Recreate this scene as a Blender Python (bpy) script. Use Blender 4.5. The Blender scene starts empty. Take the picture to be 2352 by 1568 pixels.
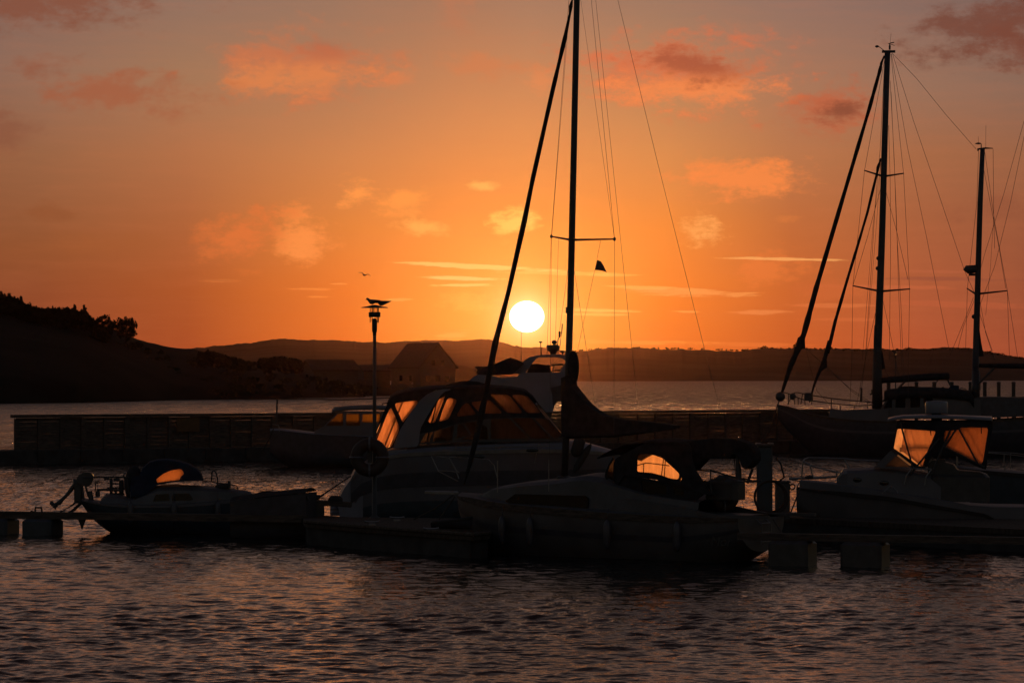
import bpy, math, random
import numpy as np
from mathutils import Vector
from mathutils.geometry import tessellate_polygon
R = math.radians
random.seed(7); rng = np.random.default_rng(11)
sc = bpy.context.scene
col = sc.collection

# ------------------------------------------------------------------ camera
H = 4.5                 # eye height above the water
F = 8366.0              # focal length in units of 1/2352 of the picture width
HY = 860.0              # row of the true horizon (0..1568)
cam_d = bpy.data.cameras.new("camera"); cam = bpy.data.objects.new("camera", cam_d); col.objects.link(cam)
cam.location = (0, 0, H); cam.rotation_euler = (R(90), 0, 0)
cam_d.sensor_width = 36.0; cam_d.lens = 36.0 * F / 2352.0
cam_d.shift_y = (HY - 784.0) / 2352.0
cam_d.clip_start = 0.5; cam_d.clip_end = 30000
sc.camera = cam
sc.view_settings.view_transform = 'Standard'; sc.view_settings.look = 'None'
sc.view_settings.exposure = 0.0; sc.view_settings.gamma = 1.0
sc.cycles.use_denoising = True
sc.cycles.max_bounces = 6; sc.cycles.transparent_max_bounces = 16
sc.cycles.volume_bounces = 0
sc.cycles.sample_clamp_indirect = 3.0

def lin(r, g, b, k=1.0):
    f = lambda c: (c / 12.92 if c <= 0.04045 else ((c + 0.055) / 1.055) ** 2.4)
    return (f(r / 255) * k, f(g / 255) * k, f(b / 255) * k, 1.0)

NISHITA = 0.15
SUN_AZ = math.atan((1210 - 1176) / F); SUN_EL = math.atan((HY - 727) / F)

# ------------------------------------------------------------------ sky
world = bpy.data.worlds.new("World"); sc.world = world; world.use_nodes = True
nt = world.node_tree; nt.nodes.clear(); N = nt.nodes; L = nt.links
def nd(t, **kw):
    n = N.new(t)
    for k, v in kw.items(): setattr(n, k, v)
    return n
def math_(op, a, b=None, clamp=False):
    n = nd('ShaderNodeMath', operation=op, use_clamp=clamp)
    for i, v in enumerate((a, b)):
        if v is None: continue
        if hasattr(v, 'links'): L.new(v, n.inputs[i])
        else: n.inputs[i].default_value = v
    return n.outputs[0]
def mixc(f, a, b, mode='MIX'):
    n = nd('ShaderNodeMix', data_type='RGBA', blend_type=mode)
    for s, v in ((0, f), (6, a), (7, b)):
        if hasattr(v, 'links'): L.new(v, n.inputs[s])
        else: n.inputs[s].default_value = v
    return n.outputs[2]
def mrange(v, a, b, c=0.0, d=1.0, smooth=True):
    n = nd('ShaderNodeMapRange', interpolation_type='SMOOTHSTEP' if smooth else 'LINEAR')
    L.new(v, n.inputs[0])
    for i, q in enumerate((a, b, c, d)): n.inputs[1 + i].default_value = q
    return n.outputs[0]
def ramp(fac, stops):
    n = nd('ShaderNodeValToRGB'); L.new(fac, n.inputs[0]); e = n.color_ramp.elements
    while len(e) < len(stops): e.new(0.5)
    for s, (p, c) in zip(e, stops): s.position = p; s.color = c
    return n.outputs[0]
geo = nd('ShaderNodeTexCoord'); sep = nd('ShaderNodeSeparateXYZ'); L.new(geo.outputs['Generated'], sep.inputs[0])
dx, dy, dz = sep.outputs
az = math_('ARCTAN2', dx, dy); el = math_('ARCSINE', dz)
# elevation -> 0..1 with most of the range spent near the horizon (square root)
elf = math_('SQRT', math_('MAXIMUM', math_('DIVIDE', el, R(90)), 0.0))
def ef(y): return math.sqrt(max(0, math.atan((1498 - y) / 14570.0)) / R(90))
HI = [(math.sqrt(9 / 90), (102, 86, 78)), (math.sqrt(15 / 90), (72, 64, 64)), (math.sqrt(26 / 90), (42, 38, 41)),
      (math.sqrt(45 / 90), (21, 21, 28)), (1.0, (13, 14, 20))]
COLS = [  # azimuth column in the sky (degrees east of the view axis), colours by height above the horizon
 (-8.6, [(1400, (132, 66, 40)), (1200, (134, 70, 42)), (1000, (138, 78, 45)), (620, (145, 94, 64)), (200, (134, 104, 90)), (0, (124, 97, 86))]),
 (-7.4, [(1400, (145, 70, 40)), (1200, (143, 73, 42)), (1000, (145, 82, 46)), (620, (152, 100, 68)), (300, (148, 109, 88)), (0, (132, 102, 90))]),
 (-5.1, [(1400, (166, 74, 36)), (1150, (170, 84, 40)), (900, (172, 98, 56)), (620, (178, 112, 72)), (300, (163, 119, 88)), (0, (145, 113, 96))]),
 (-2.6, [(1400, (228, 108, 36)), (1150, (228, 117, 42)), (900, (219, 128, 58)), (620, (206, 131, 78)), (350, (180, 125, 88)), (0, (156, 118, 95))]),
 (-0.7, [(1380, (255, 150, 56)), (1250, (255, 156, 60)), (1050, (252, 148, 60)), (800, (240, 143, 67)), (500, (216, 139, 84)), (0, (168, 121, 93))]),
 (0.23, [(1400, (255, 160, 60)), (1250, (255, 168, 68)), (1080, (255, 158, 64)), (850, (246, 148, 66)), (520, (222, 143, 84)), (0, (168, 124, 97))]),
 (2.4, [(1400, (232, 112, 36)), (1180, (240, 126, 42)), (900, (236, 136, 56)), (620, (216, 139, 78)), (400, (194, 134, 88)), (0, (157, 120, 98))]),
 (4.4, [(1400, (198, 88, 36)), (1150, (196, 98, 44)), (900, (188, 105, 56)), (620, (183, 117, 75)), (350, (170, 119, 89)), (0, (145, 113, 99))]),
 (6.4, [(1400, (178, 82, 48)), (1150, (170, 88, 54)), (900, (166, 95, 60)), (620, (165, 105, 70)), (350, (151, 112, 90)), (0, (133, 105, 95))]),
 (8.6, [(1400, (150, 72, 48)), (1150, (146, 78, 52)), (900, (146, 84, 58)), (620, (148, 96, 68)), (350, (134, 102, 86)), (0, (116, 92, 86))]),
]
prev = None; paz = None
for a, st in COLS:
    stops = [(ef(y), lin(*c)) for y, c in st]
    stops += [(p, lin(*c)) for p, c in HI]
    c = ramp(elf, stops)
    if prev is None: prev = c
    else: prev = mixc(mrange(az, R(paz), R(a), smooth=False), prev, c)
    paz = a
sky = prev

# clouds: soft-edged banks and streaks at their own azimuth / elevation
dirv = nd('ShaderNodeCombineXYZ'); L.new(az, dirv.inputs[0]); L.new(el, dirv.inputs[1])
def noise(scale, sx, sy, detail=5, rough=0.6, z=0.0):
    m = nd('ShaderNodeVectorMath', operation='MULTIPLY'); L.new(dirv.outputs[0], m.inputs[0]); m.inputs[1].default_value = (sx, sy, 0)
    m2 = nd('ShaderNodeVectorMath', operation='ADD'); L.new(m.outputs[0], m2.inputs[0]); m2.inputs[1].default_value = (0, 0, z)
    t = nd('ShaderNodeTexNoise'); t.inputs['Scale'].default_value = scale; t.inputs['Detail'].default_value = detail
    t.inputs['Roughness'].default_value = rough; L.new(m2.outputs[0], t.inputs['Vector'])
    return math_('SUBTRACT', t.outputs[0], 0.5)
NA = noise(62, 1.0, 2.0, 9, 0.66)          # billowy
NB = noise(120, 0.35, 3.2, 8, 0.70, 3.3)   # streaky
NC = noise(210, 1.0, 1.7, 7, 0.70, 6.1)    # torn edges
NA = math_('ADD', NA, math_('MULTIPLY', NC, 0.42))
sky = mixc(mrange(NB, -0.12, 0.3, 0, 0.10), sky, lin(215, 120, 78), 'MIX')
CL = [ # u, v, half-width, half-height, tilt, colour, opacity, kind
 (700,150,215,80,0,(205,112,78),.72,0),(690,178,180,38,-3,(224,134,84),.6,0),(740,110,90,35,0,(172,92,74),.45,0),
 (1560,165,245,90,2,(216,108,76),.85,0),(1590,205,210,48,0,(238,138,86),.8,0),(1600,150,130,42,8,(150,78,62),.8,0),
 (1915,250,110,60,-8,(188,92,66),.8,0),(1930,258,70,26,-14,(122,70,58),.85,0),
 (170,12,240,58,-4,(130,74,60),.8,0),(2290,60,190,95,-6,(112,64,56),.85,0),(2330,110,90,60,0,(120,66,56),.5,0),
 (290,215,190,48,2,(160,88,66),.75,0),(90,160,85,30,0,(142,82,66),.7,0),(20,310,70,60,0,(132,78,64),.6,0),
 (1690,405,160,52,4,(240,134,76),.95,0),(1615,540,62,34,0,(255,166,100),1,0),(690,545,72,60,0,(240,140,78),1,0),
 (555,540,110,52,-14,(216,112,62),.9,0),(822,440,44,36,-20,(246,150,82),.95,0),(918,462,72,32,0,(246,150,80),.9,0),
 (1110,424,44,17,0,(252,174,100),.95,0),(1182,515,58,30,-10,(255,196,108),1,0),(975,522,62,16,3,(252,166,92),.95,0),
 (1240,188,40,36,20,(222,134,92),.7,0),(1120,150,130,30,4,(206,122,86),.65,0),(920,182,62,24,-12,(216,124,84),.65,0),
 (585,626,44,14,0,(206,108,56),.7,0),(1765,618,95,42,-8,(226,118,62),.65,0),(1880,672,115,24,0,(196,98,58),.6,0),
 (90,490,80,26,0,(140,80,52),.6,0),(2300,485,110,36,0,(140,80,62),.6,0),(1815,500,36,10,0,(214,122,68),.6,0),
 (1060,690,80,26,0,(255,180,92),.4,0),(300,560,160,30,0,(158,88,52),.4,0),(1030,30,60,40,0,(188,116,92),.5,0),
 (1100,612,270,6,2.6,(255,206,118),.9,1),(1300,627,150,5,1.0,(255,186,96),.6,1),(497,646,84,5.5,0.5,(214,118,56),.95,1),
 (497,645,60,2.4,0.5,(150,78,46),.6,1),(706,664,72,5,0.6,(244,140,62),.9,1),(730,682,38,3.5,0,(244,142,64),.85,1),
 (1065,640,120,4.5,1.5,(255,206,124),.9,1),(1065,655,85,4,0,(255,206,120),.85,1),(1480,660,120,5,2,(255,178,92),.85,1),
 (1600,672,150,12,2,(250,160,84),.85,1),(1800,596,150,4,1.0,(255,178,100),.95,1),(1745,718,100,7,-1,(240,140,76),.8,1),
 (1360,712,110,5,1,(255,196,106),.8,1),(1370,722,90,4,1,(255,190,100),.7,1),(1580,716,44,4,1,(252,166,84),.8,1),
 (1040,768,60,11,-2,(255,170,84),.75,1),(918,688,34,3.5,-2,(255,168,84),.9,1),(780,652,28,3,0,(246,148,72),.8,1),
 (1440,786,190,8,1,(255,164,76),.55,1),(1740,792,120,7,1,(236,124,58),.55,1),(2190,643,190,6,0.5,(138,74,56),.7,1),
 (2060,660,170,7,1,(206,104,64),.6,1),(2200,700,200,9,1,(196,96,60),.5,1),(1960,735,160,6,1,(218,112,62),.5,1),
 (2130,625,120,5,1,(190,100,66),.5,1),(1900,702,120,6,1,(228,124,70),.6,1),(1420,632,80,3,0,(255,182,94),.6,1),
]
for (u, v, rx, ry, tilt, c, op, kind) in CL:
    a0 = math.atan((u - 1176) / F); e0 = math.atan((HY - v) / F)
    m = nd('ShaderNodeMapping', vector_type='TEXTURE')
    L.new(dirv.outputs[0], m.inputs[0]); m.inputs[1].default_value = (a0, e0, 0)
    m.inputs[2].default_value = (0, 0, R(-tilt)); m.inputs[3].default_value = (rx / F, ry / F, 1)
    ln = nd('ShaderNodeVectorMath', operation='LENGTH'); L.new(m.outputs[0], ln.inputs[0])
    s = math_('ADD', ln.outputs['Value'], math_('MULTIPLY', NA if kind == 0 else NB, 3.9 if kind == 0 else 3.4))
    f = mrange(s, 1.25 if kind == 0 else 1.0, 0.10 if kind == 0 else 0.45, 0, min(1, op * (0.92 if kind == 0 else 0.68)))
    sky = mixc(f, sky, lin(*(c if kind else (min(255, c[0] * 1.03), c[1] * 1.02, c[2] * .90))))

# glow round the sun and the overexposed disc
sx = math_('DIVIDE', math_('SUBTRACT', az, SUN_AZ), R(1.0)); sy = math_('DIVIDE', math_('SUBTRACT', el, SUN_EL), R(1.0))
r2 = math_('ADD', math_('MULTIPLY', sx, sx), math_('MULTIPLY', sy, sy)); rr = math_('SQRT', r2)
g1 = math_('EXPONENT', math_('MULTIPLY', rr, -2.6)); g2 = math_('EXPONENT', math_('MULTIPLY', rr, -5.5))
def addc(a, fac, c):
    m = nd('ShaderNodeVectorMath', operation='SCALE'); m.inputs[0].default_value = c[:3]; L.new(fac, m.inputs[3])
    q = nd('ShaderNodeVectorMath', operation='ADD'); L.new(a, q.inputs[0]); L.new(m.outputs[0], q.inputs[1]); return q.outputs[0]
sky = addc(sky, g1, (0.20, 0.13, 0.05)); sky = addc(sky, g2, (1.5, 1.1, 0.65))
ex = math_('DIVIDE', sx, 0.268); ey = math_('DIVIDE', sy, 0.242)
ed = math_('SQRT', math_('ADD', math_('MULTIPLY', ex, ex), math_('MULTIPLY', ey, ey)))
disc = mrange(ed, 1.04, 0.96)
sky = addc(sky, disc, (6, 5.5, 4.5))
# away from the sunset: Nishita dusk sky, tinted blue as unseen fill light
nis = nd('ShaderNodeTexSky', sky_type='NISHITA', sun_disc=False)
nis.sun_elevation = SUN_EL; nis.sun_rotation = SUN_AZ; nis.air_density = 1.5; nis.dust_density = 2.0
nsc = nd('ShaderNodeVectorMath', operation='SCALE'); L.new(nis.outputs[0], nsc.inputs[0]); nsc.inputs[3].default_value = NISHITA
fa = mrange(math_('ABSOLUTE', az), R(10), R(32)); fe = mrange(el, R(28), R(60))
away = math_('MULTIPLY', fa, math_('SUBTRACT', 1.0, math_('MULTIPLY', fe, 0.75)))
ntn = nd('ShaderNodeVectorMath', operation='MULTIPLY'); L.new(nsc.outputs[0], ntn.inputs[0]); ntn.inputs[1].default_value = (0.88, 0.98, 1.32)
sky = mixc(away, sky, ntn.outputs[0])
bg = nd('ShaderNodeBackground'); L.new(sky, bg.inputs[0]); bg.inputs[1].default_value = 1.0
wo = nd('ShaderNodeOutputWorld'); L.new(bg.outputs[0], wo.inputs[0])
world.cycles.sampling_method = 'MANUAL'; world.cycles.sample_map_resolution = 1024

# ------------------------------------------------------------------ sun
sd = bpy.data.lights.new("sun", 'SUN'); so = bpy.data.objects.new("sun", sd); col.objects.link(so)
sd.energy = 0.13; sd.angle = R(0.53); sd.color = (1.0, 0.44, 0.13)
to_sun = Vector((math.sin(SUN_AZ) * math.cos(SUN_EL), math.cos(SUN_AZ) * math.cos(SUN_EL), math.sin(SUN_EL)))
so.rotation_euler = to_sun.to_track_quat('Z', 'Y').to_euler()

# ------------------------------------------------------------------ materials
def mat(name, base=(0.05,) * 3, rough=0.6, metal=0.0, var=0.0, vscale=4.0, bump=0.0, bscale=20.0, coat=0.0, spec=0.5, stretch=(1, 1, 1)):
    m = bpy.data.materials.new(name); m.use_nodes = True; t = m.node_tree; b = t.nodes['Principled BSDF']
    b.inputs['Base Color'].default_value = (*base, 1); b.inputs['Roughness'].default_value = rough
    b.inputs['Metallic'].default_value = metal; b.inputs['Coat Weight'].default_value = coat
    b.inputs['Specular IOR Level'].default_value = spec
    tc = t.nodes.new('ShaderNodeTexCoord'); mp = t.nodes.new('ShaderNodeMapping'); mp.inputs[3].default_value = stretch
    t.links.new(tc.outputs['Object'], mp.inputs[0])
    if var:
        n = t.nodes.new('ShaderNodeTexNoise'); n.inputs['Scale'].default_value = vscale; n.inputs['Detail'].default_value = 6
        t.links.new(mp.outputs[0], n.inputs['Vector'])
        r = t.nodes.new('ShaderNodeValToRGB'); t.links.new(n.outputs[0], r.inputs[0])
        r.color_ramp.elements[0].position = 0.3; r.color_ramp.elements[1].position = 0.72
        r.color_ramp.elements[0].color = (*[c * (1 - var) for c in base], 1)
        r.color_ramp.elements[1].color = (*[min(1, c * (1 + var)) for c in base], 1)
        t.links.new(r.outputs[0], b.inputs['Base Color'])
    if bump:
        n2 = t.nodes.new('ShaderNodeTexNoise'); n2.inputs['Scale'].default_value = bscale; n2.inputs['Detail'].default_value = 4
        t.links.new(mp.outputs[0], n2.inputs['Vector'])
        bm_ = t.nodes.new('ShaderNodeBump'); bm_.inputs['Strength'].default_value = bump; bm_.inputs['Distance'].default_value = 0.02
        t.links.new(n2.outputs[0], bm_.inputs['Height']); t.links.new(bm_.outputs[0], b.inputs['Normal'])
    return m
def vinyl(name, clear=0.30, tint=(0.95, 0.80, 0.62), rough=0.5, streak=0.5):
    m = bpy.data.materials.new(name); m.use_nodes = True; t = m.node_tree; t.nodes.clear()
    o = t.nodes.new('ShaderNodeOutputMaterial'); mix = t.nodes.new('ShaderNodeMixShader'); mix2 = t.nodes.new('ShaderNodeMixShader')
    tr = t.nodes.new('ShaderNodeBsdfTransparent'); tr.inputs[0].default_value = (*tint, 1)
    rf = t.nodes.new('ShaderNodeBsdfRefraction'); rf.inputs[0].default_value = (*tint, 1); rf.inputs['Roughness'].default_value = rough; rf.inputs['IOR'].default_value = 1.18
    tl = t.nodes.new('ShaderNodeBsdfTranslucent'); tl.inputs[0].default_value = (*tint, 1)
    gl = t.nodes.new('ShaderNodeBsdfGlossy'); gl.inputs['Roughness'].default_value = 0.15
    tc = t.nodes.new('ShaderNodeTexCoord'); mp = t.nodes.new('ShaderNodeMapping'); mp.inputs[3].default_value = (3, 3, 0.8)
    mp.inputs[2].default_value = (0, R(22), 0)
    n = t.nodes.new('ShaderNodeTexNoise'); n.inputs['Scale'].default_value = 2.6; n.inputs['Detail'].default_value = 8; n.inputs['Roughness'].default_value = 0.65
    t.links.new(tc.outputs['Object'], mp.inputs[0]); t.links.new(mp.outputs[0], n.inputs['Vector'])
    r = t.nodes.new('ShaderNodeMapRange'); t.links.new(n.outputs[0], r.inputs[0])
    r.inputs[1].default_value = 0.3; r.inputs[2].default_value = 0.7
    r.inputs[3].default_value = 1 - clear - 0.25 * streak; r.inputs[4].default_value = min(0.97, 1 - clear + 0.25 * streak)
    t.links.new(r.outputs[0], mix.inputs[0]); t.links.new(tr.outputs[0], mix.inputs[1])
    t.links.new(rf.outputs[0], mix2.inputs[1]); t.links.new(tl.outputs[0], mix2.inputs[2]); mix2.inputs[0].default_value = 0.3
    t.links.new(mix2.outputs[0], mix.inputs[2])
    mix3 = t.nodes.new('ShaderNodeMixShader'); mix3.inputs[0].default_value = 0.04
    t.links.new(mix.outputs[0], mix3.inputs[1]); t.links.new(gl.outputs[0], mix3.inputs[2])
    t.links.new(mix3.outputs[0], o.inputs[0]); return m
M = dict(
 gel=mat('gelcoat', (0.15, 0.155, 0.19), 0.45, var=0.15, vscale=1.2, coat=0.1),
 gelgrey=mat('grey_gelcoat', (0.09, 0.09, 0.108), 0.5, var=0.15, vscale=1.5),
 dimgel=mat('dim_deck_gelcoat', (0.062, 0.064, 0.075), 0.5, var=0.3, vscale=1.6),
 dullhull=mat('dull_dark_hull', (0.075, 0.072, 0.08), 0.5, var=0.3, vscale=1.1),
 navy=mat('navy_paint', (0.045, 0.045, 0.06), 0.45, var=0.25),
 bluepaint=mat('blue_paint', (0.032, 0.044, 0.06), 0.5, var=0.25, vscale=3),
 canvas=mat('dark_canvas', (0.030, 0.029, 0.033), 0.95, var=0.35, vscale=5, bump=0.5, bscale=9, spec=0.1),
 canvasblue=mat('blue_canvas', (0.02, 0.03, 0.055), 0.95, var=0.3, vscale=4, bump=0.5, bscale=9, spec=0.1),
 steel=mat('stainless_steel', (0.22, 0.22, 0.23), 0.45, metal=0.8, var=0.15),
 alu=mat('dark_anodised_aluminium', (0.05, 0.05, 0.055), 0.6, metal=0.3, var=0.2, vscale=3),
 wire=mat('rigging_wire', (0.05, 0.05, 0.05), 0.6, metal=0.3, var=0.2),
 wood=mat('weathered_wood', (0.075, 0.06, 0.052), 0.9, var=0.45, vscale=3, bump=0.4, bscale=14, stretch=(1, 6, 6), spec=0.2),
 deck=mat('dock_planks', (0.055, 0.042, 0.036), 0.9, var=0.4, vscale=3, bump=0.4, bscale=12, stretch=(6, 1, 1), spec=0.2),
 concrete=mat('wet_concrete', (0.042, 0.042, 0.045), 0.9, var=0.35, vscale=2, bump=0.3, bscale=8, spec=0.2),
 black=mat('black_plastic', (0.04, 0.04, 0.043), 0.5, var=0.3),
 rubber=mat('dark_rubber', (0.025, 0.022, 0.022), 0.8, var=0.3, bump=0.2),
 redring=mat('orange_buoy_foam', (0.035, 0.018, 0.014), 0.7, var=0.25, vscale=6),
 yellow=mat('ochre_paint', (0.09, 0.045, 0.012), 0.7, var=0.25, vscale=5),
 darkglass=mat('dark_glass', (0.01, 0.01, 0.012), 0.08, var=0.1),
 sail=mat('furled_sailcloth', (0.03, 0.028, 0.03), 0.9, var=0.35, vscale=2.5, bump=0.5, bscale=5, spec=0.1),
 roof=mat('roof_tiles', (0.03, 0.02, 0.018), 0.9, var=0.35, vscale=1.5, bump=0.5, bscale=3),
 wall=mat('painted_boards', (0.05, 0.045, 0.042), 0.9, var=0.25, vscale=1.0, stretch=(1, 1, 6)),
 land=mat('heath_and_rock', (0.014, 0.014, 0.010), 1.0, var=0.5, vscale=0.05, bump=0.6, bscale=0.4, spec=0.05),
 farland=mat('wooded_hill', (0.028, 0.026, 0.022), 1.0, var=0.5, vscale=0.012, bump=0.6, bscale=0.05, spec=0.05),
 leaf=mat('foliage', (0.018, 0.022, 0.012), 0.9, var=0.5, vscale=0.6, spec=0.05),
 bark=mat('bark', (0.04, 0.03, 0.022), 0.95, var=0.4, vscale=2, spec=0.05),
 feather=mat('gull_feathers', (0.08, 0.08, 0.09), 0.8, var=0.4, vscale=14),
 rope=mat('wet_rope', (0.05, 0.04, 0.035), 0.95, var=0.3, vscale=12, bump=0.4, bscale=60),
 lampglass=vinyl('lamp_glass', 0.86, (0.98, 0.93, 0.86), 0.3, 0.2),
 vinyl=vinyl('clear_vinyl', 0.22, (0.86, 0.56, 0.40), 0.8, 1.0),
 vinylc=vinyl('dimmed_grimy_vinyl', 0.22, (0.62, 0.36, 0.24), 0.8, 1.2),  # grime streaks, plus a darker tint painting in this pane's weaker backlight
 vinylmid=vinyl('dim_glow_vinyl', 0.28, (0.46, 0.33, 0.27), 0.75, 0.9),  # same vinyl with a darker tint, so the forward panes look less sunlit
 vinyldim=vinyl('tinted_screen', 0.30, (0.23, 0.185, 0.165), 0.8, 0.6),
 flag=mat('flag_cloth', (0.03, 0.03, 0.045), 0.9, var=0.6, vscale=6),
)

# ------------------------------------------------------------------ mesh helpers
class MB:
    def __init__(s): s.v = []; s.f = []
    def add(s, vs, fs):
        o = len(s.v); s.v += [tuple(map(float, p)) for p in vs]; s.f += [tuple(i + o for i in f) for f in fs]; return s
    def box(s, c, d, rz=0.0, taper=1.0):
        x, y, z = [q / 2 for q in d]; P = []
        cs, sn = math.cos(rz), math.sin(rz)
        for k, t in ((-1, 1.0), (1, taper)):
            for a, b in ((-1, -1), (1, -1), (1, 1), (-1, 1)):
                px, py = a * x * t, b * y * t
                P.append((c[0] + px * cs - py * sn, c[1] + px * sn + py * cs, c[2] + k * z))
        return s.add(P, [(0, 3, 2, 1), (4, 5, 6, 7), (0, 1, 5, 4), (1, 2, 6, 5), (2, 3, 7, 6), (3, 0, 4, 7)])
    def rbox(s, c, d, r=0.02, rz=0.0):   # box with chamfered vertical and top edges
        x, y, z = [q / 2 for q in d]; r = min(r, x * .9, y * .9, z * .9); cs, sn = math.cos(rz), math.sin(rz); rings = []
        for zz, q in ((-z, 0), (z - r, 0), (z, r)):
            X, Y = x - q, y - q
            pts = [(-X + r, -Y), (X - r, -Y), (X, -Y + r), (X, Y - r), (X - r, Y), (-X + r, Y), (-X, Y - r), (-X, -Y + r)]
            rings.append([(c[0] + a * cs - b * sn, c[1] + a * sn + b * cs, c[2] + zz) for a, b in pts])
        return s.loft(rings, closed=True, caps=True)
    def loft(s, rings, closed=True, caps=False):
        n = len(rings[0]); P = [p for r in rings for p in r]; Fc = []
        for i in range(len(rings) - 1):
            for j in range(n if closed else n - 1):
                k = (j + 1) % n; Fc.append((i * n + j, i * n + k, (i + 1) * n + k, (i + 1) * n + j))
        if caps: Fc.append(tuple(range(n))[::-1]); Fc.append(tuple((len(rings) - 1) * n + j for j in range(n)))
        return s.add(P, Fc)
    def tube(s, pts, r=0.02, n=6, sq=1.0):
        pts = [Vector(p) for p in pts]; m = len(pts); rs = r if isinstance(r, (list, tuple)) else [r] * m; rings = []
        for i in range(m):
            t = (pts[min(i + 1, m - 1)] - pts[max(i - 1, 0)])
            if t.length < 1e-9: t = Vector((0, 0, 1))
            t.normalize(); up = Vector((0, 1, 0)) if abs(t.y) < 0.9 else Vector((1, 0, 0))
            a = t.cross(up).normalized(); b = t.cross(a).normalized()
            rings.append([pts[i] + a * math.cos(2 * math.pi * k / n) * rs[i] + b * math.sin(2 * math.pi * k / n) * rs[i] * sq for k in range(n)])
        return s.loft(rings, True, True)
    def lathe(s, c, prof, n=16, ax='z'):
        rings = []
        for r, z in prof:
            ring = []
            for k in range(n):
                a = 2 * math.pi * k / n; p = (r * math.cos(a), r * math.sin(a), z)
                if ax == 'y': p = (p[0], p[2], p[1])
                if ax == 'x': p = (p[2], p[0], p[1])
                ring.append((c[0] + p[0], c[1] + p[1], c[2] + p[2]))
            rings.append(ring)
        return s.loft(rings, True, True)
    def ell(s, c, d, n=12, m=8):
        return s.loft([[(c[0] + d[0] * math.sin(math.pi * (i + .02) / (m + .04)) * math.cos(2 * math.pi * k / n), c[1] + d[1] * math.sin(math.pi * (i + .02) / (m + .04)) * math.sin(2 * math.pi * k / n),
                         c[2] - d[2] * math.cos(math.pi * (i + .02) / (m + .04))) for k in range(n)] for i in range(m + 1)], True, True)
    def torus(s, c, R_, r, ax='y', n=28, m=8, a0=0, a1=2 * math.pi):
        full = abs(a1 - a0 - 2 * math.pi) < 1e-6; rings = []
        for i in range(n + 1):
            a = a0 + (a1 - a0) * i / n; ring = []
            for k in range(m):
                b = 2 * math.pi * k / m; q = R_ + r * math.cos(b); h_ = r * math.sin(b)
                p = (q * math.cos(a), h_, q * math.sin(a)) if ax == 'y' else ((q * math.cos(a), q * math.sin(a), h_) if ax == 'z' else (h_, q * math.cos(a), q * math.sin(a)))
                ring.append((c[0] + p[0], c[1] + p[1], c[2] + p[2]))
            rings.append(ring)
        return s.loft(rings, True, not full)
    def plate(s, poly, y0, y1, holes=()):   # polygon in x,z extruded from y0 to y1 (y may be a function of x)
        f0 = y0 if callable(y0) else (lambda x: y0); f1 = y1 if callable(y1) else (lambda x: y1)
        loops = [list(poly)] + [list(h) for h in holes]
        tri = tessellate_polygon([[Vector((x, z, 0)) for x, z in l] for l in loops])
        flat = [p for l in loops for p in l]; n = len(flat)
        P = [(x, f0(x), z) for x, z in flat] + [(x, f1(x), z) for x, z in flat]
        Fc = [tuple(t) for t in tri] + [tuple(i + n for i in t)[::-1] for t in tri]; o = 0
        for l in loops:
            m = len(l)
            for i in range(m):
                j = (i + 1) % m; Fc.append((o + i, o + j, n + o + j, n + o + i))
            o += m
        return s.add(P, Fc)
    def sheet(s, poly, y):
        tri = tessellate_polygon([[Vector((x, z, 0)) for x, z in poly]])
        f = y if callable(y) else (lambda x: y)
        return s.add([(x, f(x), z) for x, z in poly], [tuple(t) for t in tri])
    def canopy(s, path, b, camber=0.12, th=0.03, n=9, y0=0.0):  # cloth roof along an x,z path spanning -b..b
        bb = b if callable(b) else (lambda x: b)
        up = [[(x, y0 + bb(x) * (2 * k / (n - 1) - 1), z + camber * (1 - (2 * k / (n - 1) - 1) ** 2)) for k in range(n)] for x, z in path]
        dn = [[(x, y, z - th) for x, y, z in r] for r in up]
        rings = [u + d[::-1] for u, d in zip(up, dn)]
        return s.loft(rings, True, True)
    def build(s, name, m, parent=None, smooth=False):
        me = bpy.data.meshes.new(name); me.from_pydata(s.v, [], s.f); me.materials.append(M[m] if isinstance(m, str) else m)
        me.update()
        if smooth: me.polygons.foreach_set('use_smooth', [True] * len(me.polygons))
        o = bpy.data.objects.new(name, me); col.objects.link(o)
        if parent is not None: o.parent = parent
        return o
def tag(o, label, cat, group=None, kind=None):
    if label: o['label'] = label
    if cat: o['category'] = cat
    if group: o['group'] = group
    if kind: o['kind'] = kind
    return o
def rnd(poly, r=0.05, n=4):   # rounded corners
    out = []; m = len(poly)
    for i in range(m):
        a, b, c = [Vector(poly[(i + k - 1) % m]) for k in range(3)]
        d1, d2 = (a - b), (c - b); q1, q2 = min(r, d1.length * .45), min(r, d2.length * .45)
        p, q = b + d1.normalized() * q1, b + d2.normalized() * q2
        for k in range(n + 1):
            t = k / n; w = p * (1 - t) ** 2 + b * 2 * t * (1 - t) + q * t * t; out.append((w.x, w.y))
    return out
def bez(pts, n=6):            # smooth Catmull-Rom line through points
    P = [Vector(p) for p in pts]; P = [2 * P[0] - P[1]] + P + [2 * P[-1] - P[-2]]; out = []
    for i in range(1, len(P) - 2):
        for k in range(n):
            t = k / n; a, b, c, d = P[i - 1:i + 3]
            out.append(0.5 * ((2 * b) + (-a + c) * t + (2 * a - 5 * b + 4 * c - d) * t * t + (-a + 3 * b - 3 * c + d) * t ** 3))
    out.append(P[-2]); return [tuple(p) for p in out]
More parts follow.
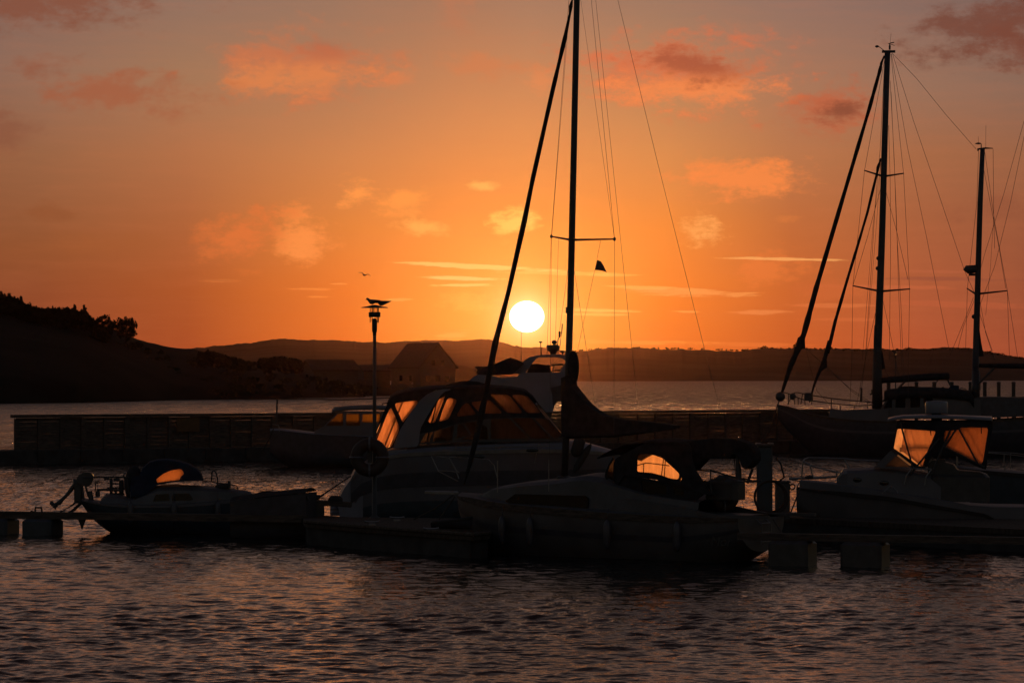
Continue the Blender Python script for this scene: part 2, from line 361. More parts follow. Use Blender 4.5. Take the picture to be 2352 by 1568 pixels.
class Frame:
    """Local axes of a boat or dock: origin on the water, x along its length, y across, z up."""
    def __init__(s, u, Y, yaw=0.0):
        s.X0 = (u - 1176) / F * Y; s.Y0 = Y; s.yaw = R(yaw); s.c = math.cos(s.yaw); s.s = math.sin(s.yaw)
    def root(s, name):
        o = bpy.data.objects.new(name, None); col.objects.link(o); o.location = (s.X0, s.Y0, 0); o.rotation_euler = (0, 0, s.yaw)
        o.empty_display_size = 0.3; return o
    def p(s, u, v, off=0.0):      # where a sight line crosses the plane y = off
        q = (u - 1176) / F
        x = (q * (s.Y0 + off * s.c) - s.X0 + off * s.s) / (s.c - q * s.s)
        return (x, off, H + (HY - v) / F * (s.Y0 + x * s.s + off * s.c))
    def xz(s, pts, off=0.0):
        out = []
        for u, v in pts:
            q = s.p(u, v, off); out.append((q[0], q[2]))
        return out
def zm(x0, y0, sc_): return lambda *a: [((x0 + x / sc_) / 1.7415, (y0 + y / sc_) / 1.7415) for x, y in (a if isinstance(a[0], (tuple, list)) else [a])]
Z2 = zm(0, 1800, 1.8092); Z2b = zm(180, 1800, 2.7034); Z3 = zm(1300, 1250, 1.96); Z4 = zm(1200, 1750, 1.96); Z5 = zm(2200, 1700, 2.352)
Z6 = zm(3050, 1350, 2.2486); Z7 = zm(3000, 1750, 2.146); Z8 = zm(3050, 100, 1.12); ZC = zm(1900, 0, 1.12); ZS = zm(2000, 1250, 4.48)
ZL = zm(1400, 1150, 6.27); ZP = zm(1000, 1550, 3.36); ZR = zm(3500, 1500, 3.919); ZY = zm(1500, 1500, 2.94); ZB = zm(2600, 1750, 3.92)
ZD = zm(1150, 1900, 3.92); ZE = zm(3700, 1700, 3.136); ZF = zm(0, 1950, 3.92)
def interp(tab, x):
    return float(np.interp(x, [a for a, _ in tab], [b for _, b in tab]))
def hull_rings(st, kind='round', n=9, t0=0.0, t1=1.0, grow=0.0):
    rings = []
    for (x, zs, zk, hb) in st:
        half = []
        for k in range(n):
            t = t0 + (t1 - t0) * k / (n - 1)
            if kind == 'round': y = hb * math.sin(t * math.pi / 2) ** 0.85; z = zk + (zs - zk) * (1 - math.cos(t * math.pi / 2)) ** 0.9
            else:
                if t < 0.35: y = hb * 0.82 * t / 0.35; z = zk + (zs - zk) * 0.30 * t / 0.35
                else: q = (t - 0.35) / 0.65; y = hb * (0.82 + 0.18 * q ** 0.7); z = zk + (zs - zk) * (0.30 + 0.70 * q)
            half.append((x, y + (grow if y > 0.01 else 0), z))
        rings.append(half)
    return rings
def hull(st, kind='round', n=9):
    mb = MB(); r = hull_rings(st, kind, n)
    full = [[(x, -y, z) for x, y, z in h[::-1]] + h[1:] for h in r]
    mb.loft(full, closed=False); 
    for e in (0, -1): mb.add(full[e], [tuple(range(len(full[e])))])
    return mb
def deck_mesh(st, camber=0.06, drop=0.01, inset=0.0):
    mb = MB(); n = 7
    rows = [[(x, (hb - inset) * (2 * k / (n - 1) - 1), zs - drop + camber * (1 - (2 * k / (n - 1) - 1) ** 2)) for k in range(n)] for x, zs, zk, hb in st]
    return mb.loft(rows, closed=False)
def stripe(st, kind, t0, t1, grow=0.008, n=4):
    mb = MB()
    r = hull_rings(st, kind, n, t0, t1, grow)
    mb.loft(r, closed=False); mb.loft([[(x, -y, z) for x, y, z in h] for h in r], closed=False); return mb
def mirror(pts): return [(x, -y, z) for x, y, z in pts]
# ------------------------------------------------------------------ water
def make_water():
    ys = [-60.0, -30.0, 0.0, 20.0, 34.0]; y = 44.0
    while y < 3200:
        ys.append(y); y += max(0.045, y * y / 16400 * 0.27)
    ys += [3600, 4500, 7000, 12000]
    ys = np.array(ys); dys = np.gradient(ys)
    t = np.concatenate([[-6, -3, -1.5, -.8, -.45, -.3, -.22], np.linspace(-.175, .175, 1240), [.22, .3, .45, .8, 1.5, 3, 6]])
    Yg, Tg = np.meshgrid(ys, t, indexing='ij'); Xg = (Yg + 62) * Tg; dX = (Yg + 62) * (0.35 / 1240)
    dYg = np.repeat(dys[:, None], len(t), 1)
    Z = np.zeros_like(Yg); g = np.random.default_rng(5)
    for i in range(64):
        lam = 0.13 * (1.9 / 0.13) ** ((i + g.random()) / 64); k = 2 * math.pi / lam
        th = g.normal(0, 0.62) + R(12); kx, ky = k * math.sin(th), k * math.cos(th)
        slope = 0.038 * (1.0 if lam < 0.7 else 0.7 / lam)
        att = np.exp(-((dYg * abs(math.cos(th)) / lam * 1.9) ** 2 + (dX * abs(math.sin(th)) / lam * 1.9) ** 2))
        ph = kx * Xg + ky * Yg + g.random() * 6.28 + 0.9 * np.sin(Xg * 0.23 * (1 + g.random()) + Yg * 0.11 + i)
        s = np.sin(ph); Z += att * slope / k * (s + 0.25 * s * s)
    # patches of calmer and rougher water
    P = 0.78 + 0.22 * np.sin(Xg * .17 + 1.3 * np.sin(Yg * .05)) * np.sin(Yg * .083 + 1.1 * np.sin(Xg * .11 + 2)) + 0.12 * np.sin(Yg * .31 + Xg * .05)
    Z *= P * 1.0; Z[:5] = 0; Z[:, :7] = 0; Z[:, -7:] = 0
    nr, nc = Yg.shape
    co = np.stack([Xg, Yg, Z], -1).reshape(-1, 3).astype(np.float32)
    a = (np.arange(nr - 1)[:, None] * nc + np.arange(nc - 1)[None]).reshape(-1)
    q = np.stack([a, a + 1, a + 1 + nc, a + nc], -1).astype(np.int32)
    me = bpy.data.meshes.new("water"); me.vertices.add(len(co)); me.vertices.foreach_set('co', co.ravel())
    me.loops.add(q.size); me.loops.foreach_set('vertex_index', q.ravel()); me.polygons.add(len(q))
    me.polygons.foreach_set('loop_start', np.arange(0, q.size, 4, dtype=np.int32)); me.polygons.foreach_set('loop_total', np.full(len(q), 4, dtype=np.int32))
    me.polygons.foreach_set('use_smooth', np.ones(len(q), dtype=bool)); me.update(calc_edges=True)
    m = bpy.data.materials.new("sea_water"); m.use_nodes = True; T = m.node_tree; b = T.nodes['Principled BSDF']
    b.inputs['Base Color'].default_value = (0.004, 0.006, 0.008, 1); b.inputs['IOR'].default_value = 1.33
    tc = T.nodes.new('ShaderNodeTexCoord'); sp = T.nodes.new('ShaderNodeSeparateXYZ'); T.links.new(tc.outputs['Object'], sp.inputs[0])
    mr = T.nodes.new('ShaderNodeMapRange'); T.links.new(sp.outputs[1], mr.inputs[0])
    for i, v in enumerate((150, 650, 0.05, 0.34)): mr.inputs[1 + i].default_value = v
    T.links.new(mr.outputs[0], b.inputs['Roughness'])
    # gusts: wind-roughened patches between smoother ones
    def gust(st, z, lo=0.35, hi=1.7):
        mp = T.nodes.new('ShaderNodeMapping'); mp.inputs[3].default_value = st; mp.inputs[1].default_value = (z, z, 0); T.links.new(tc.outputs['Object'], mp.inputs[0])
        n = T.nodes.new('ShaderNodeTexNoise'); n.inputs['Scale'].default_value = 1.0; n.inputs['Detail'].default_value = 6; n.inputs['Roughness'].default_value = .7; T.links.new(mp.outputs[0], n.inputs['Vector'])
        r = T.nodes.new('ShaderNodeMapRange'); T.links.new(n.outputs[0], r.inputs[0])
        for i, v in enumerate((0.36, 0.64, lo, hi)): r.inputs[1 + i].default_value = v
        return r.outputs[0]
    gA, gB, gC = gust((1 / 5.0, 1 / 55.0, 1), 4), gust((1 / 2.2, 1 / 6.0, 1), 7), gust((1 / 2.0, 1 / 26.0, 1), 13, 0.72, 1.35)
    mr_ = T.nodes.new('ShaderNodeMath'); mr_.operation = 'MULTIPLY'; T.links.new(mr.outputs[0], mr_.inputs[0]); T.links.new(gC, mr_.inputs[1])
    T.links.new(mr_.outputs[0], b.inputs['Roughness'])
    sl = T.nodes.new('ShaderNodeMapRange'); T.links.new(sp.outputs[1], sl.inputs[0])
    for i, v in enumerate((200, 700, 0.5, 0.42)): sl.inputs[1 + i].default_value = v
    T.links.new(sl.outputs[0], b.inputs['Specular IOR Level'])
    last = None
    for sc_, st, dist, z in ((8.5, (1, .55, 1), .011, 0), (1.15, (1, .6, 1), .20, 5), (0.20, (1, .6, 1), 1.1, 9)):
        mp = T.nodes.new('ShaderNodeMapping'); mp.inputs[3].default_value = st; mp.inputs[1].default_value = (z, z, z); T.links.new(tc.outputs['Object'], mp.inputs[0])
        n = T.nodes.new('ShaderNodeTexNoise'); n.inputs['Scale'].default_value = sc_; n.inputs['Detail'].default_value = 5; n.inputs['Roughness'].default_value = .58
        T.links.new(mp.outputs[0], n.inputs['Vector'])
        bu = T.nodes.new('ShaderNodeBump'); bu.inputs['Strength'].default_value = 1.0; bu.inputs['Distance'].default_value = dist
        if sc_ < 5:
            mr2 = T.nodes.new('ShaderNodeMapRange'); T.links.new(sp.outputs[1], mr2.inputs[0])
            for i, v in enumerate((90, 230, 0.06, 1.0)): mr2.inputs[1 + i].default_value = v
            T.links.new(mr2.outputs[0], bu.inputs['Strength'])
        mu = T.nodes.new('ShaderNodeMath'); mu.operation = 'MULTIPLY'; T.links.new(n.outputs[0], mu.inputs[0]); T.links.new(gB if sc_ > 5 else gA, mu.inputs[1])
        T.links.new(mu.outputs[0], bu.inputs['Height'])
        if last: T.links.new(last, bu.inputs['Normal'])
        last = bu.outputs[0]
    T.links.new(last, b.inputs['Normal'])
    me.materials.append(m); o = bpy.data.objects.new("water", me); col.objects.link(o)
    tag(o, 'dark rippled harbour water reflecting the orange dusk sky', 'water', kind='structure')
make_water()

# ------------------------------------------------------------------ land
def land(name, ridge, shore, depth, back, label, m, seed, rough=0.6, base=None, nu=420, nd_=26, prof=1.0, cat='hill'):
    """ridge: (u, v) outline; shore: (u, v) waterline; depth: metres from shore to ridge."""
    g = np.random.default_rng(seed); u0, u1 = ridge[0][0], ridge[-1][0]
    us = np.linspace(u0, u1, nu); V = []; 
    jit = np.zeros(nu)
    for k in range(1, 8):
        kk = 2 ** k; jit += np.interp(np.linspace(0, kk * 3, nu), np.arange(kk * 3 + 1), g.normal(0, 1, kk * 3 + 1)) / (k ** 0.8 * 2.2)
    for i, u in enumerate(us):
        vs = interp(shore, u); Ys = H * F / (vs - HY); Yr = Ys + (depth(u) if callable(depth) else depth)
        vr = interp(ridge, u); zr = max(0.05, H + (HY - vr) / F * Yr + jit[i] * rough)
        q = (u - 1176) / F
        for j in range(nd_ + 1):
            t = j / nd_
            if t <= 0.7: w = t / 0.7; Y = Ys + (Yr - Ys) * w; z = zr * (w ** prof) * (1 + 0.06 * math.sin(w * 9 + i * .05) * (1 - w))
            else: w = (t - 0.7) / 0.3; Y = Yr + back * w; z = zr * (1 - w * w * 1.02) - 0.4 * w
            if j == 0: z = -0.6
            V.append((q * Y, Y, z))
    n = nd_ + 1; Fc = [(i * n + j, i * n + j + 1, (i + 1) * n + j + 1, (i + 1) * n + j) for i in range(nu - 1) for j in range(nd_)]
    mb = MB(); mb.v = V; mb.f = Fc; o = mb.build(name, m, smooth=True)
    tag(o, label, cat, kind='structure'); return o
FAR = [(300,806),(430,804),(440,798),(452,796),(470,797),(492,793),(520,791),(545,788),(560,786),(575,787),(590,783),(606,781),(640,777),(656,777),(700,781),(732,780),(760,779),(800,782),(830,783),(868,784),(885,786),(900,784),(925,782),(960,780),(1003,779),(1040,780),(1085,778),(1120,779),(1150,784),(1168,789),(1183,794),(1186,792),(1200,797),(1222,797),(1240,796),(1262,799),(1280,803),(1310,807),(1360,810),(1420,830)]
NEARH = [(1230,872),(1255,850),(1285,818),(1310,807),(1345,802),(1380,800),(1395,799),(1440,799),(1470,797),(1510,799),(1560,799),(1620,800),(1665,802),(1700,804),(1735,799),(1762,797),(1795,800),(1815,799),(1830,795),(1855,799),(1880,801),(1905,799),(1940,802),(1985,803),(2010,801),(2045,804),(2080,802),(2100,801),(2130,802),(2160,800),(2200,799),(2235,801),(2248,803),(2262,808),(2290,812),(2320,817),(2360,823),(2460,830),(2700,840)]
land('far_hills', FAR, [(300, 874.5), (1500, 874.5)], 1500, 900, 'distant hazy hills behind the gabled house and under the setting sun', 'farland', 3, rough=1.3)
land('hills', NEARH, [(1230, 875.5), (2700, 873.5)], 650, 600, 'long low wooded hills across the bay right of the main mast', 'farland', 9, rough=1.5)
HEAD = [(-900,590),(-300,640),(0,692),(60,704),(150,722),(210,738),(262,756),(318,781),(340,787),(360,791),(380,796),(400,799),(420,801),(440,801),(462,806),(480,810),(520,818),(560,828),(620,834),(680,838),(700,850),(760,862),(830,872),(900,884),(1100,893),(1240,899)]
land('headland', HEAD, [(-900,950),(0,927),(180,925),(300,922),(400,919),(600,916.5),(760,913),(836,912),(842,909.7),(1240,908.5)], lambda u: interp([(-900,260),(0,170),(400,120),(800,70),(1240,50)], u), 260,
     'dark headland sloping down to the water on the left', 'land', 21, rough=0.18, prof=0.62)
land('hillock', [(985,862),(1000,842),(1020,836),(1045,836),(1062,839),(1089,845),(1110,849),(1140,858),(1190,875),(1240,884)], [(985,893),(1240,893)], 60, 120,
     'small dark rise right of the gabled house', 'land', 23, rough=0.15)

def foliage(mb, cu, cv, Y, ru, rv, n, leaf, rd=None, seed=0, shell=0.0):
    g = random.Random(seed); s = Y / F; cx, cz = (cu - 1176) * s, H + (HY - cv) * s; rx, rz = ru * s, rv * s; ry = rd or rx
    for _ in range(n):
        while True:
            a, b, c = g.uniform(-1, 1), g.uniform(-1, 1), g.uniform(-1, 1); d = a * a + b * b + c * c
            if shell * shell <= d <= 1: break
        p = Vector((cx + a * rx, Y + b * ry, cz + c * rz)); l = leaf * g.uniform(.5, 1.4)
        e1 = Vector((g.gauss(0, 1), g.gauss(0, 1), g.gauss(0, 1))).normalized() * l; e2 = Vector((g.gauss(0, 1), g.gauss(0, 1), g.gauss(0, 1))).normalized() * l * .7
        mb.add([p - e1, p + e2, p + e1, p - e2], [(0, 1, 2, 3)])
def tree(name, clumps, Y, label, trunks, leaf=0.16, dens=1.0, seed=1, group=None, cat='tree'):
    s = Y / F; u0, v0 = trunks[0][0]; r = bpy.data.objects.new(name, None); col.objects.link(r)
    org = Vector(((u0 - 1176) * s, Y, H + (HY - v0) * s)); r.location = org
    mb = MB()
    for i, (cu, cv, ru, rv) in enumerate(clumps):
        foliage(mb, cu, cv, Y, ru, rv, int(dens * max(20, ru * rv * 1.1)), leaf, seed=seed * 31 + i)
    mb.v = [tuple(Vector(p) - org) for p in mb.v]; mb.build('crown', 'leaf', r)
    tb = MB()
    for (a, b, w0, w1) in [(t[0], t[1], t[2], t[3]) for t in trunks]:
        A = Vector(((a[0] - 1176) * s, Y, H + (HY - a[1]) * s)) - org; B = Vector(((b[0] - 1176) * s, Y, H + (HY - b[1]) * s)) - org
        m_ = (A + B) / 2 + Vector((0.15, 0.1, 0)); tb.tube([A, m_, B], [w0, (w0 + w1) / 2, w1], 6)
    tb.build('trunk', 'bark', r); tag(r, label, cat, group); return r
G = 'trees on the dark headland'
g_ = random.Random(4)
def clump_round(cu, cv, ru, rv, k, seed, cr=0.24):
    g = random.Random(seed); out = []
    for _ in range(k):
        a = g.uniform(0, 6.28); q = math.sqrt(g.random()) * 0.82
        out.append((cu + ru * q * math.cos(a), cv + rv * q * math.sin(a), ru * cr * g.uniform(.7, 1.3), rv * cr * g.uniform(.7, 1.3)))
    return out
tree('broadleaf_tree', clump_round(242, 748, 28, 25, 44, 5), 700, 'round leafy tree on the headland, left one of the pair with sky showing through', [((246, 790), (238, 745), .28, .06), ((244, 772), (226, 742), .12, .04), ((244, 768), (255, 738), .12, .04), ((243, 780), (222, 762), .1, .03)], 0.20, 1.5, 3, G)
tree('broadleaf_tree', clump_round(290, 752, 27, 29, 46, 8), 700, 'round leafy tree on the headland, right one of the pair nearest the open slope', [((288, 794), (290, 742), .28, .06), ((289, 776), (306, 748), .12, .04), ((289, 770), (276, 742), .12, .04), ((289, 784), (314, 768), .1, .03)], 0.20, 1.4, 4, G)
def spire(u, v0, v1, w):
    return [(u + g_.uniform(-.12, .12) * w, v0 + (v1 - v0) * t, w * (0.16 + 0.95 * t) * g_.uniform(.75, 1.15), (v1 - v0) * .11) for t in [i / 9 for i in range(10)]]
for (u, v0, v1, w, lb, sd_) in [
    (4, 674, 735, 22, 'tall pointed conifer at the very left edge of the headland', 1), (22, 678, 735, 20, 'broad pointed conifer second from the left on the headland', 2),
    (48, 685, 738, 17, 'narrow conifer with a sharp tip, third from the left on the headland', 3), (172, 704, 750, 12, 'slender spruce tip, left one of the two thin spikes on the headland', 4),
    (194, 705, 752, 11, 'slender leaning spruce tip, right one of the two thin spikes on the headland', 5)]:
    tree('conifer', spire(u, v0, v1, w), 690, lb, [((u, v1 + 12), (u, v0 + 4), .25, .03)], 0.24, 3.2, sd_ + 40, G)
tree('pine_tree', [(100, 716, 12, 7), (112, 712, 9, 6), (88, 712, 6, 6), (82, 706, 4, 5), (120, 722, 7, 4), (128, 724, 5, 3), (104, 724, 14, 7), (96, 732, 18, 8)], 690, 'windswept pine leaning right above the headland trees', [((100, 748), (106, 716), .22, .08), ((104, 728), (128, 724), .1, .03)], 0.2, 1.8, 61, G)
# shrubs and wood that read as one mass along the crest and the slope
wb = MB(); k = 0
CREST = [(-200,668),(0,702),(70,712),(130,716),(150,726),(162,723),(200,724),(228,731),(262,738),(280,736),(310,746),(330,746),(352,758),(372,778),(400,792)]
cr = [(-200,660),(-60,676),(0,682),(25,684),(40,692),(60,702),(75,706),(90,712),(130,710),(140,716),(150,706),(162,714),(180,716),(195,718),(205,730),(222,744),(235,752)]
u = -200.0
while u < 232:
    v = interp(cr, u); w = g_.uniform(7, 15)
    foliage(wb, u, v + w * .7, 685 + g_.uniform(-8, 8), w, w * .95, 330, .26, rd=.7, seed=k); foliage(wb, u + 4, v + w * 1.9, 678, w * 1.4, w, 200, .34, rd=.9, seed=k + 900)
    if g_.random() < .5: foliage(wb, u + 2, v - w * .05, 685, 3.0, w * .7, 60, .2, seed=k + 300)
    k += 1; u += w * .6
for (a, b, va, vb) in [(462, 480, 808, 810), (480, 560, 806, 828), (600, 690, 822, 826)]:
    uu = a
    while uu < b:
        v = va + (vb - va) * (uu - a) / (b - a); w = g_.uniform(6, 11)
        foliage(wb, uu, v + w * .9, 700, w, w, 200, .26, seed=k + 50); foliage(wb, uu, v + w * 2.1, 690, w * 1.3, w * 1.1, 80, .3, seed=k + 51); k += 1; uu += w * .8
for (uu, vv, w, h_) in [(640, 824, 26, 10), (668, 830, 22, 14), (480, 812, 10, 7), (478, 806, 4, 5), (565, 833, 30, 8), (310, 790, 20, 9), (255, 790, 34, 12), (205, 776, 25, 15)]:
    foliage(wb, uu, vv + h_ * .4, 695, w, h_, int(w * h_ * 1.2), .25, seed=int(uu))
for i in range(170):
    uu = g_.uniform(-150, 860); top = interp([(-150, 720), (200, 770), (400, 812), (600, 850), (860, 890)], uu); vv = g_.uniform(top, interp([(-150, 915), (860, 903)], uu))
    foliage(wb, uu, vv, interp([(top, 705), (916, 640)], vv) if True else 650, g_.uniform(8, 20), g_.uniform(4, 8), 45, .3, seed=i + 2000)
tag(wb.build('woodland', 'leaf'), 'dense dark shrubs and wood covering the left headland', 'woodland', kind='stuff')
wf = MB()
def hill_fringe(rg, Y, a, b, n, dens):
    for i in range(n):
        uu = g_.uniform(a, b); vv = interp(rg, uu)
        foliage(wf, uu, vv + 1.2, Y, g_.uniform(2, 6), g_.uniform(1.0, 2.6), dens, .75, seed=i + int(a))
hill_fringe(NEARH, 3120, 1300, 2352, 150, 14)
for (uu, w, h_, n) in [(1830, 7, 4.5, 70), (1826, 5, 3, 40), (1755, 6, 2, 30), (2088, 14, 2.5, 70), (2060, 5, 2, 24), (1908, 4, 2, 20), (2270, 8, 2, 30), (2300, 8, 2, 30)]:
    foliage(wf, uu, interp(NEARH, uu) - h_ * .5, 3120, w, h_, n, .8, seed=int(uu))
tag(wf.build('treeline', 'leaf'), 'far line of tiny trees along the crest of the wooded hills', 'treeline', kind='stuff')

# ------------------------------------------------------------------ houses on the headland
def house(name, u, v, Y, W_, L_, zw, zr, yaw, label, wins, chim=False, over=0.5):
    fr = Frame(u, Y, yaw); r = fr.root(name); z0 = H + (HY - v) / F * Y; r.location.z = z0
    w = W_ / 2; l = L_ / 2
    mb = MB(); mb.add([(-w, -l, -2), (w, -l, -2), (w, l, -2), (-w, l, -2), (-w, -l, zw), (w, -l, zw), (w, l, zw), (-w, l, zw), (0, -l, zr - .12), (0, l, zr - .12)],
        [(0, 1, 5, 8, 4), (2, 3, 7, 9, 6), (1, 2, 6, 5), (3, 0, 4, 7), (0, 3, 2, 1)]); mb.build('wall', 'wall', r)
    rb = MB(); k = (zr - zw) / w; e = w + over
    for sg in (-1, 1):
        a = [(0, -l - over, zr), (0, l + over, zr), (sg * e, l + over, zw - k * over), (sg * e, -l - over, zw - k * over)]
        rb.add(a + [(x, y, z - .22) for x, y, z in a], [(0, 1, 2, 3), (4, 7, 6, 5), (0, 3, 7, 4), (1, 5, 6, 2), (2, 6, 7, 3), (0, 4, 5, 1)])
    ro = rb.build('roof', 'roof', r)
    if chim: MB().rbox((w * .15, l * .2, zr + .3), (.7, .7, 1.5)).build('chimney', 'concrete', ro)
    for (face, a, z, ww, hh) in wins:
        if face == 'g': P = lambda d, t: (a, -l - t, z)
        f_ = MB(); g2 = MB()
        if face == 'g': f_.box((a, -l - .03, z), (ww + .24, .10, hh + .24)); g2.box((a, -l - .09, z), (ww, .05, hh))
        else: f_.box((-w - .03, a, z), (.10, ww + .24, hh + .24)); g2.box((-w - .09, a, z), (.05, ww, hh))
        q = f_.build('window', 'wall', r); g2.build('pane', 'darkglass', q)
    tag(r, label, 'house'); return r
house('gable_house', 972, 886, 790, 9.6, 10.4, 4.5, 9.3, 38, 'tall gabled wooden house with a steep roof on the headland',
      [('g', -2.6, 1.6, 1.1, 1.2), ('g', 0.0, 1.6, 1.1, 1.2), ('g', 2.6, 1.6, 1.1, 1.2), ('g', -1.2, 5.0, .9, 1.1), ('g', 1.3, 5.0, .9, 1.1), ('s', -2, 1.7, 1.0, 1.2), ('s', 1.5, 1.7, 1.0, 1.2)])
house('low_house', 757, 884, 745, 6.0, 10.0, 3.4, 5.2, -62, 'low house with a shallow ridge roof left of the lamp post', [('g', 0, 1.6, 1.0, 1.1), ('s', -2, 1.5, 1.1, 1.1), ('s', 1.5, 1.5, 1.1, 1.1)])
house('outbuilding', 858, 884, 800, 5.0, 6.0, 3.4, 4.4, -70, 'small flat-roofed outbuilding between the low house and the gabled house', [('s', 0, 1.5, 1.1, 1.0)])
fr = Frame(947, 752); r = fr.root('lantern_post'); r.location.z = 0.6
MB().tube([(0, 0, -0.8), (0, 0, 1.9)], .06, 8).build('pole', 'alu', r); MB().lathe((0, 0, 1.9), [(.16, 0), (.2, .3), (.04, .42)], 10).build('lantern', 'steel', r)
MB().rbox((-1.2, 0, .6), (1.5, 1, 1.2)).build('cabinet', 'concrete', r)
tag(r, 'tiny lantern post and box on the shore below the gabled house', 'marker post')

# ------------------------------------------------------------------ breakwater pier
frP = Frame(33, 183.6, math.degrees(math.atan2(213 - 183.6, (1906 - 1176) / F * 213 - (33 - 1176) / F * 183.6)))
rp = frP.root('breakwater_pier'); LEN = 52.6
MB().box((LEN / 2 - 2, 0.2, 0.22), (LEN + 12, 3.0, 0.95)).build('pontoon', 'concrete', rp)
MB().box((LEN / 2 - .1, -0.02, 2.40), (LEN + .1, .34, .16)).build('cap_rail', 'wood', rp)
pw = MB(); g = random.Random(3); nb = 42; bw = (LEN - .2) / nb
for i in range(nb):
    z = 0.70
    x = .1 + (i + .5) * bw
    rows = 8; hh = 1.615 / rows
    for j in range(rows):
        gap = g.choice([-.004, -.004, .001, .002, .004]) if j not in (0, rows - 1) else g.choice([-.003, .004, .006])
        if j == rows - 1: gap = .014 if g.random() < .6 else -.002
        pw.box((x, 0.0 if j % 2 else .003, z + hh / 2), (bw - .001, .05, hh - gap)); z += hh
pw.build('plank_wall', 'wood', rp)
for i in range(nb + 1):
    MB().box((.1 + i * bw, -.09 if i % 2 else -.07, 1.48), (g.uniform(.16, .32), .10, 1.60 + g.uniform(-.04, .02))).build('post', 'wood', rp)
for i in range(22): MB().box((.8 + i * 2.4, -1.36, .40), (.34, .12, .5)).build('fender_strip', 'rubber', rp)
tag(rp, 'long plank-walled floating breakwater pier crossing the harbour', 'pier')
sgn = frP.root('warning_sign'); a = frP.p(401, 958); b = frP.p(464, 992); sgn.location = frP.p(432, 975, -.2); sgn.location = Vector((frP.X0, frP.Y0, 0)) + Vector((sgn.location[0] * frP.c + .2 * frP.s, sgn.location[0] * frP.s - .2 * frP.c, sgn.location[2]))
MB().rbox((0, 0, 0), (1.35, .03, .72), .01).build('panel', 'yellow', sgn); MB().box((-.45, .03, -.05), (.06, .04, .8)).box((.45, .03, -.05), (.06, .04, .8)).build('bracket', 'alu', sgn)
tag(sgn, 'dull yellow board fixed to the left part of the plank breakwater', 'sign')
# slack rope between a thin post on the breakwater and the right
rr_ = bpy.data.objects.new('rope_line', None); col.objects.link(rr_); Yr = 186.0; s_ = Yr / F
pt = lambda u, v, y=Yr: ((u - 1176) * y / F, y, H + (HY - v) * y / F)
rr_.location = pt(636, 948); o0 = Vector(pt(636, 948))
MB().tube([Vector(pt(634.5, 948)) - o0 + Vector((0, 0, -.5)), Vector(pt(637, 915)) - o0], .045, 8).build('post', 'alu', rr_)
MB().tube([Vector(pt(*q)) - o0 for q in bez([(560, 917), (600, 916.5), (637, 916), (680, 916.7), (724, 916.5), (780, 918.3), (840, 915.8), (900, 913)], 4)], .028, 5).build('rope', 'rope', rr_)
tag(rr_, 'thin dark rope strung from a slim post above the breakwater', 'rope')

# ------------------------------------------------------------------ jetty with piles, far right
fj = Frame(2200, 222, -3); rj = fj.root('jetty')
jb = MB(); jb.box((4.5, 0, 1.62), (24, 1.2, .16)); jb.build('deck', 'wood', rj)
jr = MB()
for v in (912, 926, 934):
    z = H + (HY - v) / F * 222; jr.box((6.5, -.4, z), (9, .07, .06))
jr.build('rail', 'wood', rj)
for i in range(16): MB().box((3.0 + i * .47 + g.uniform(-.06, .06), -.4, 2.05), (.07, .05, .95)).build('baluster', 'wood', rj)
tag(rj, 'low timber jetty with railings at the far right behind the ketch', 'jetty')
first = None; PL = ['leftmost of the far mooring piles, just right of the ketch mainmast', 'second far mooring pile from the left, above the ketch cabin roof', 'third far mooring pile, at the end of the ketch main boom',
      'fourth far mooring pile, between boom end and mizzen mast', 'far mooring pile just left of the mizzen mast', 'first far mooring pile right of the mizzen mast', 'second far mooring pile right of the mizzen mast', 'rightmost tall far mooring pile near the picture edge']
for i, u in enumerate([2041, 2105, 2146, 2186, 2229, 2262, 2294, 2328]):
    Y = 226.0; zt = H + (HY - (878 if i < 5 else 876)) / F * Y
    if first is None:
        first = bpy.data.objects.new('mooring_pile', None); col.objects.link(first); q = first
        MB().lathe((0, 0, 0), [(.125, -1), (.12, 1.5), (.115, zt - .04)], 10).build('shaft', 'wood', first); MB().lathe((0, 0, 0), [(.14, zt - .05), (.14, zt), (.08, zt + .05)], 10).build('cap', 'black', first)
    else:
        q = first.copy(); col.objects.link(q)
        for ch in list(first.children): c = ch.copy(); c.parent = q; col.objects.link(c)
    q.location = ((u - 1176) / F * Y, Y, 0); tag(q, PL[i], 'pile', 'far mooring piles along the jetty')

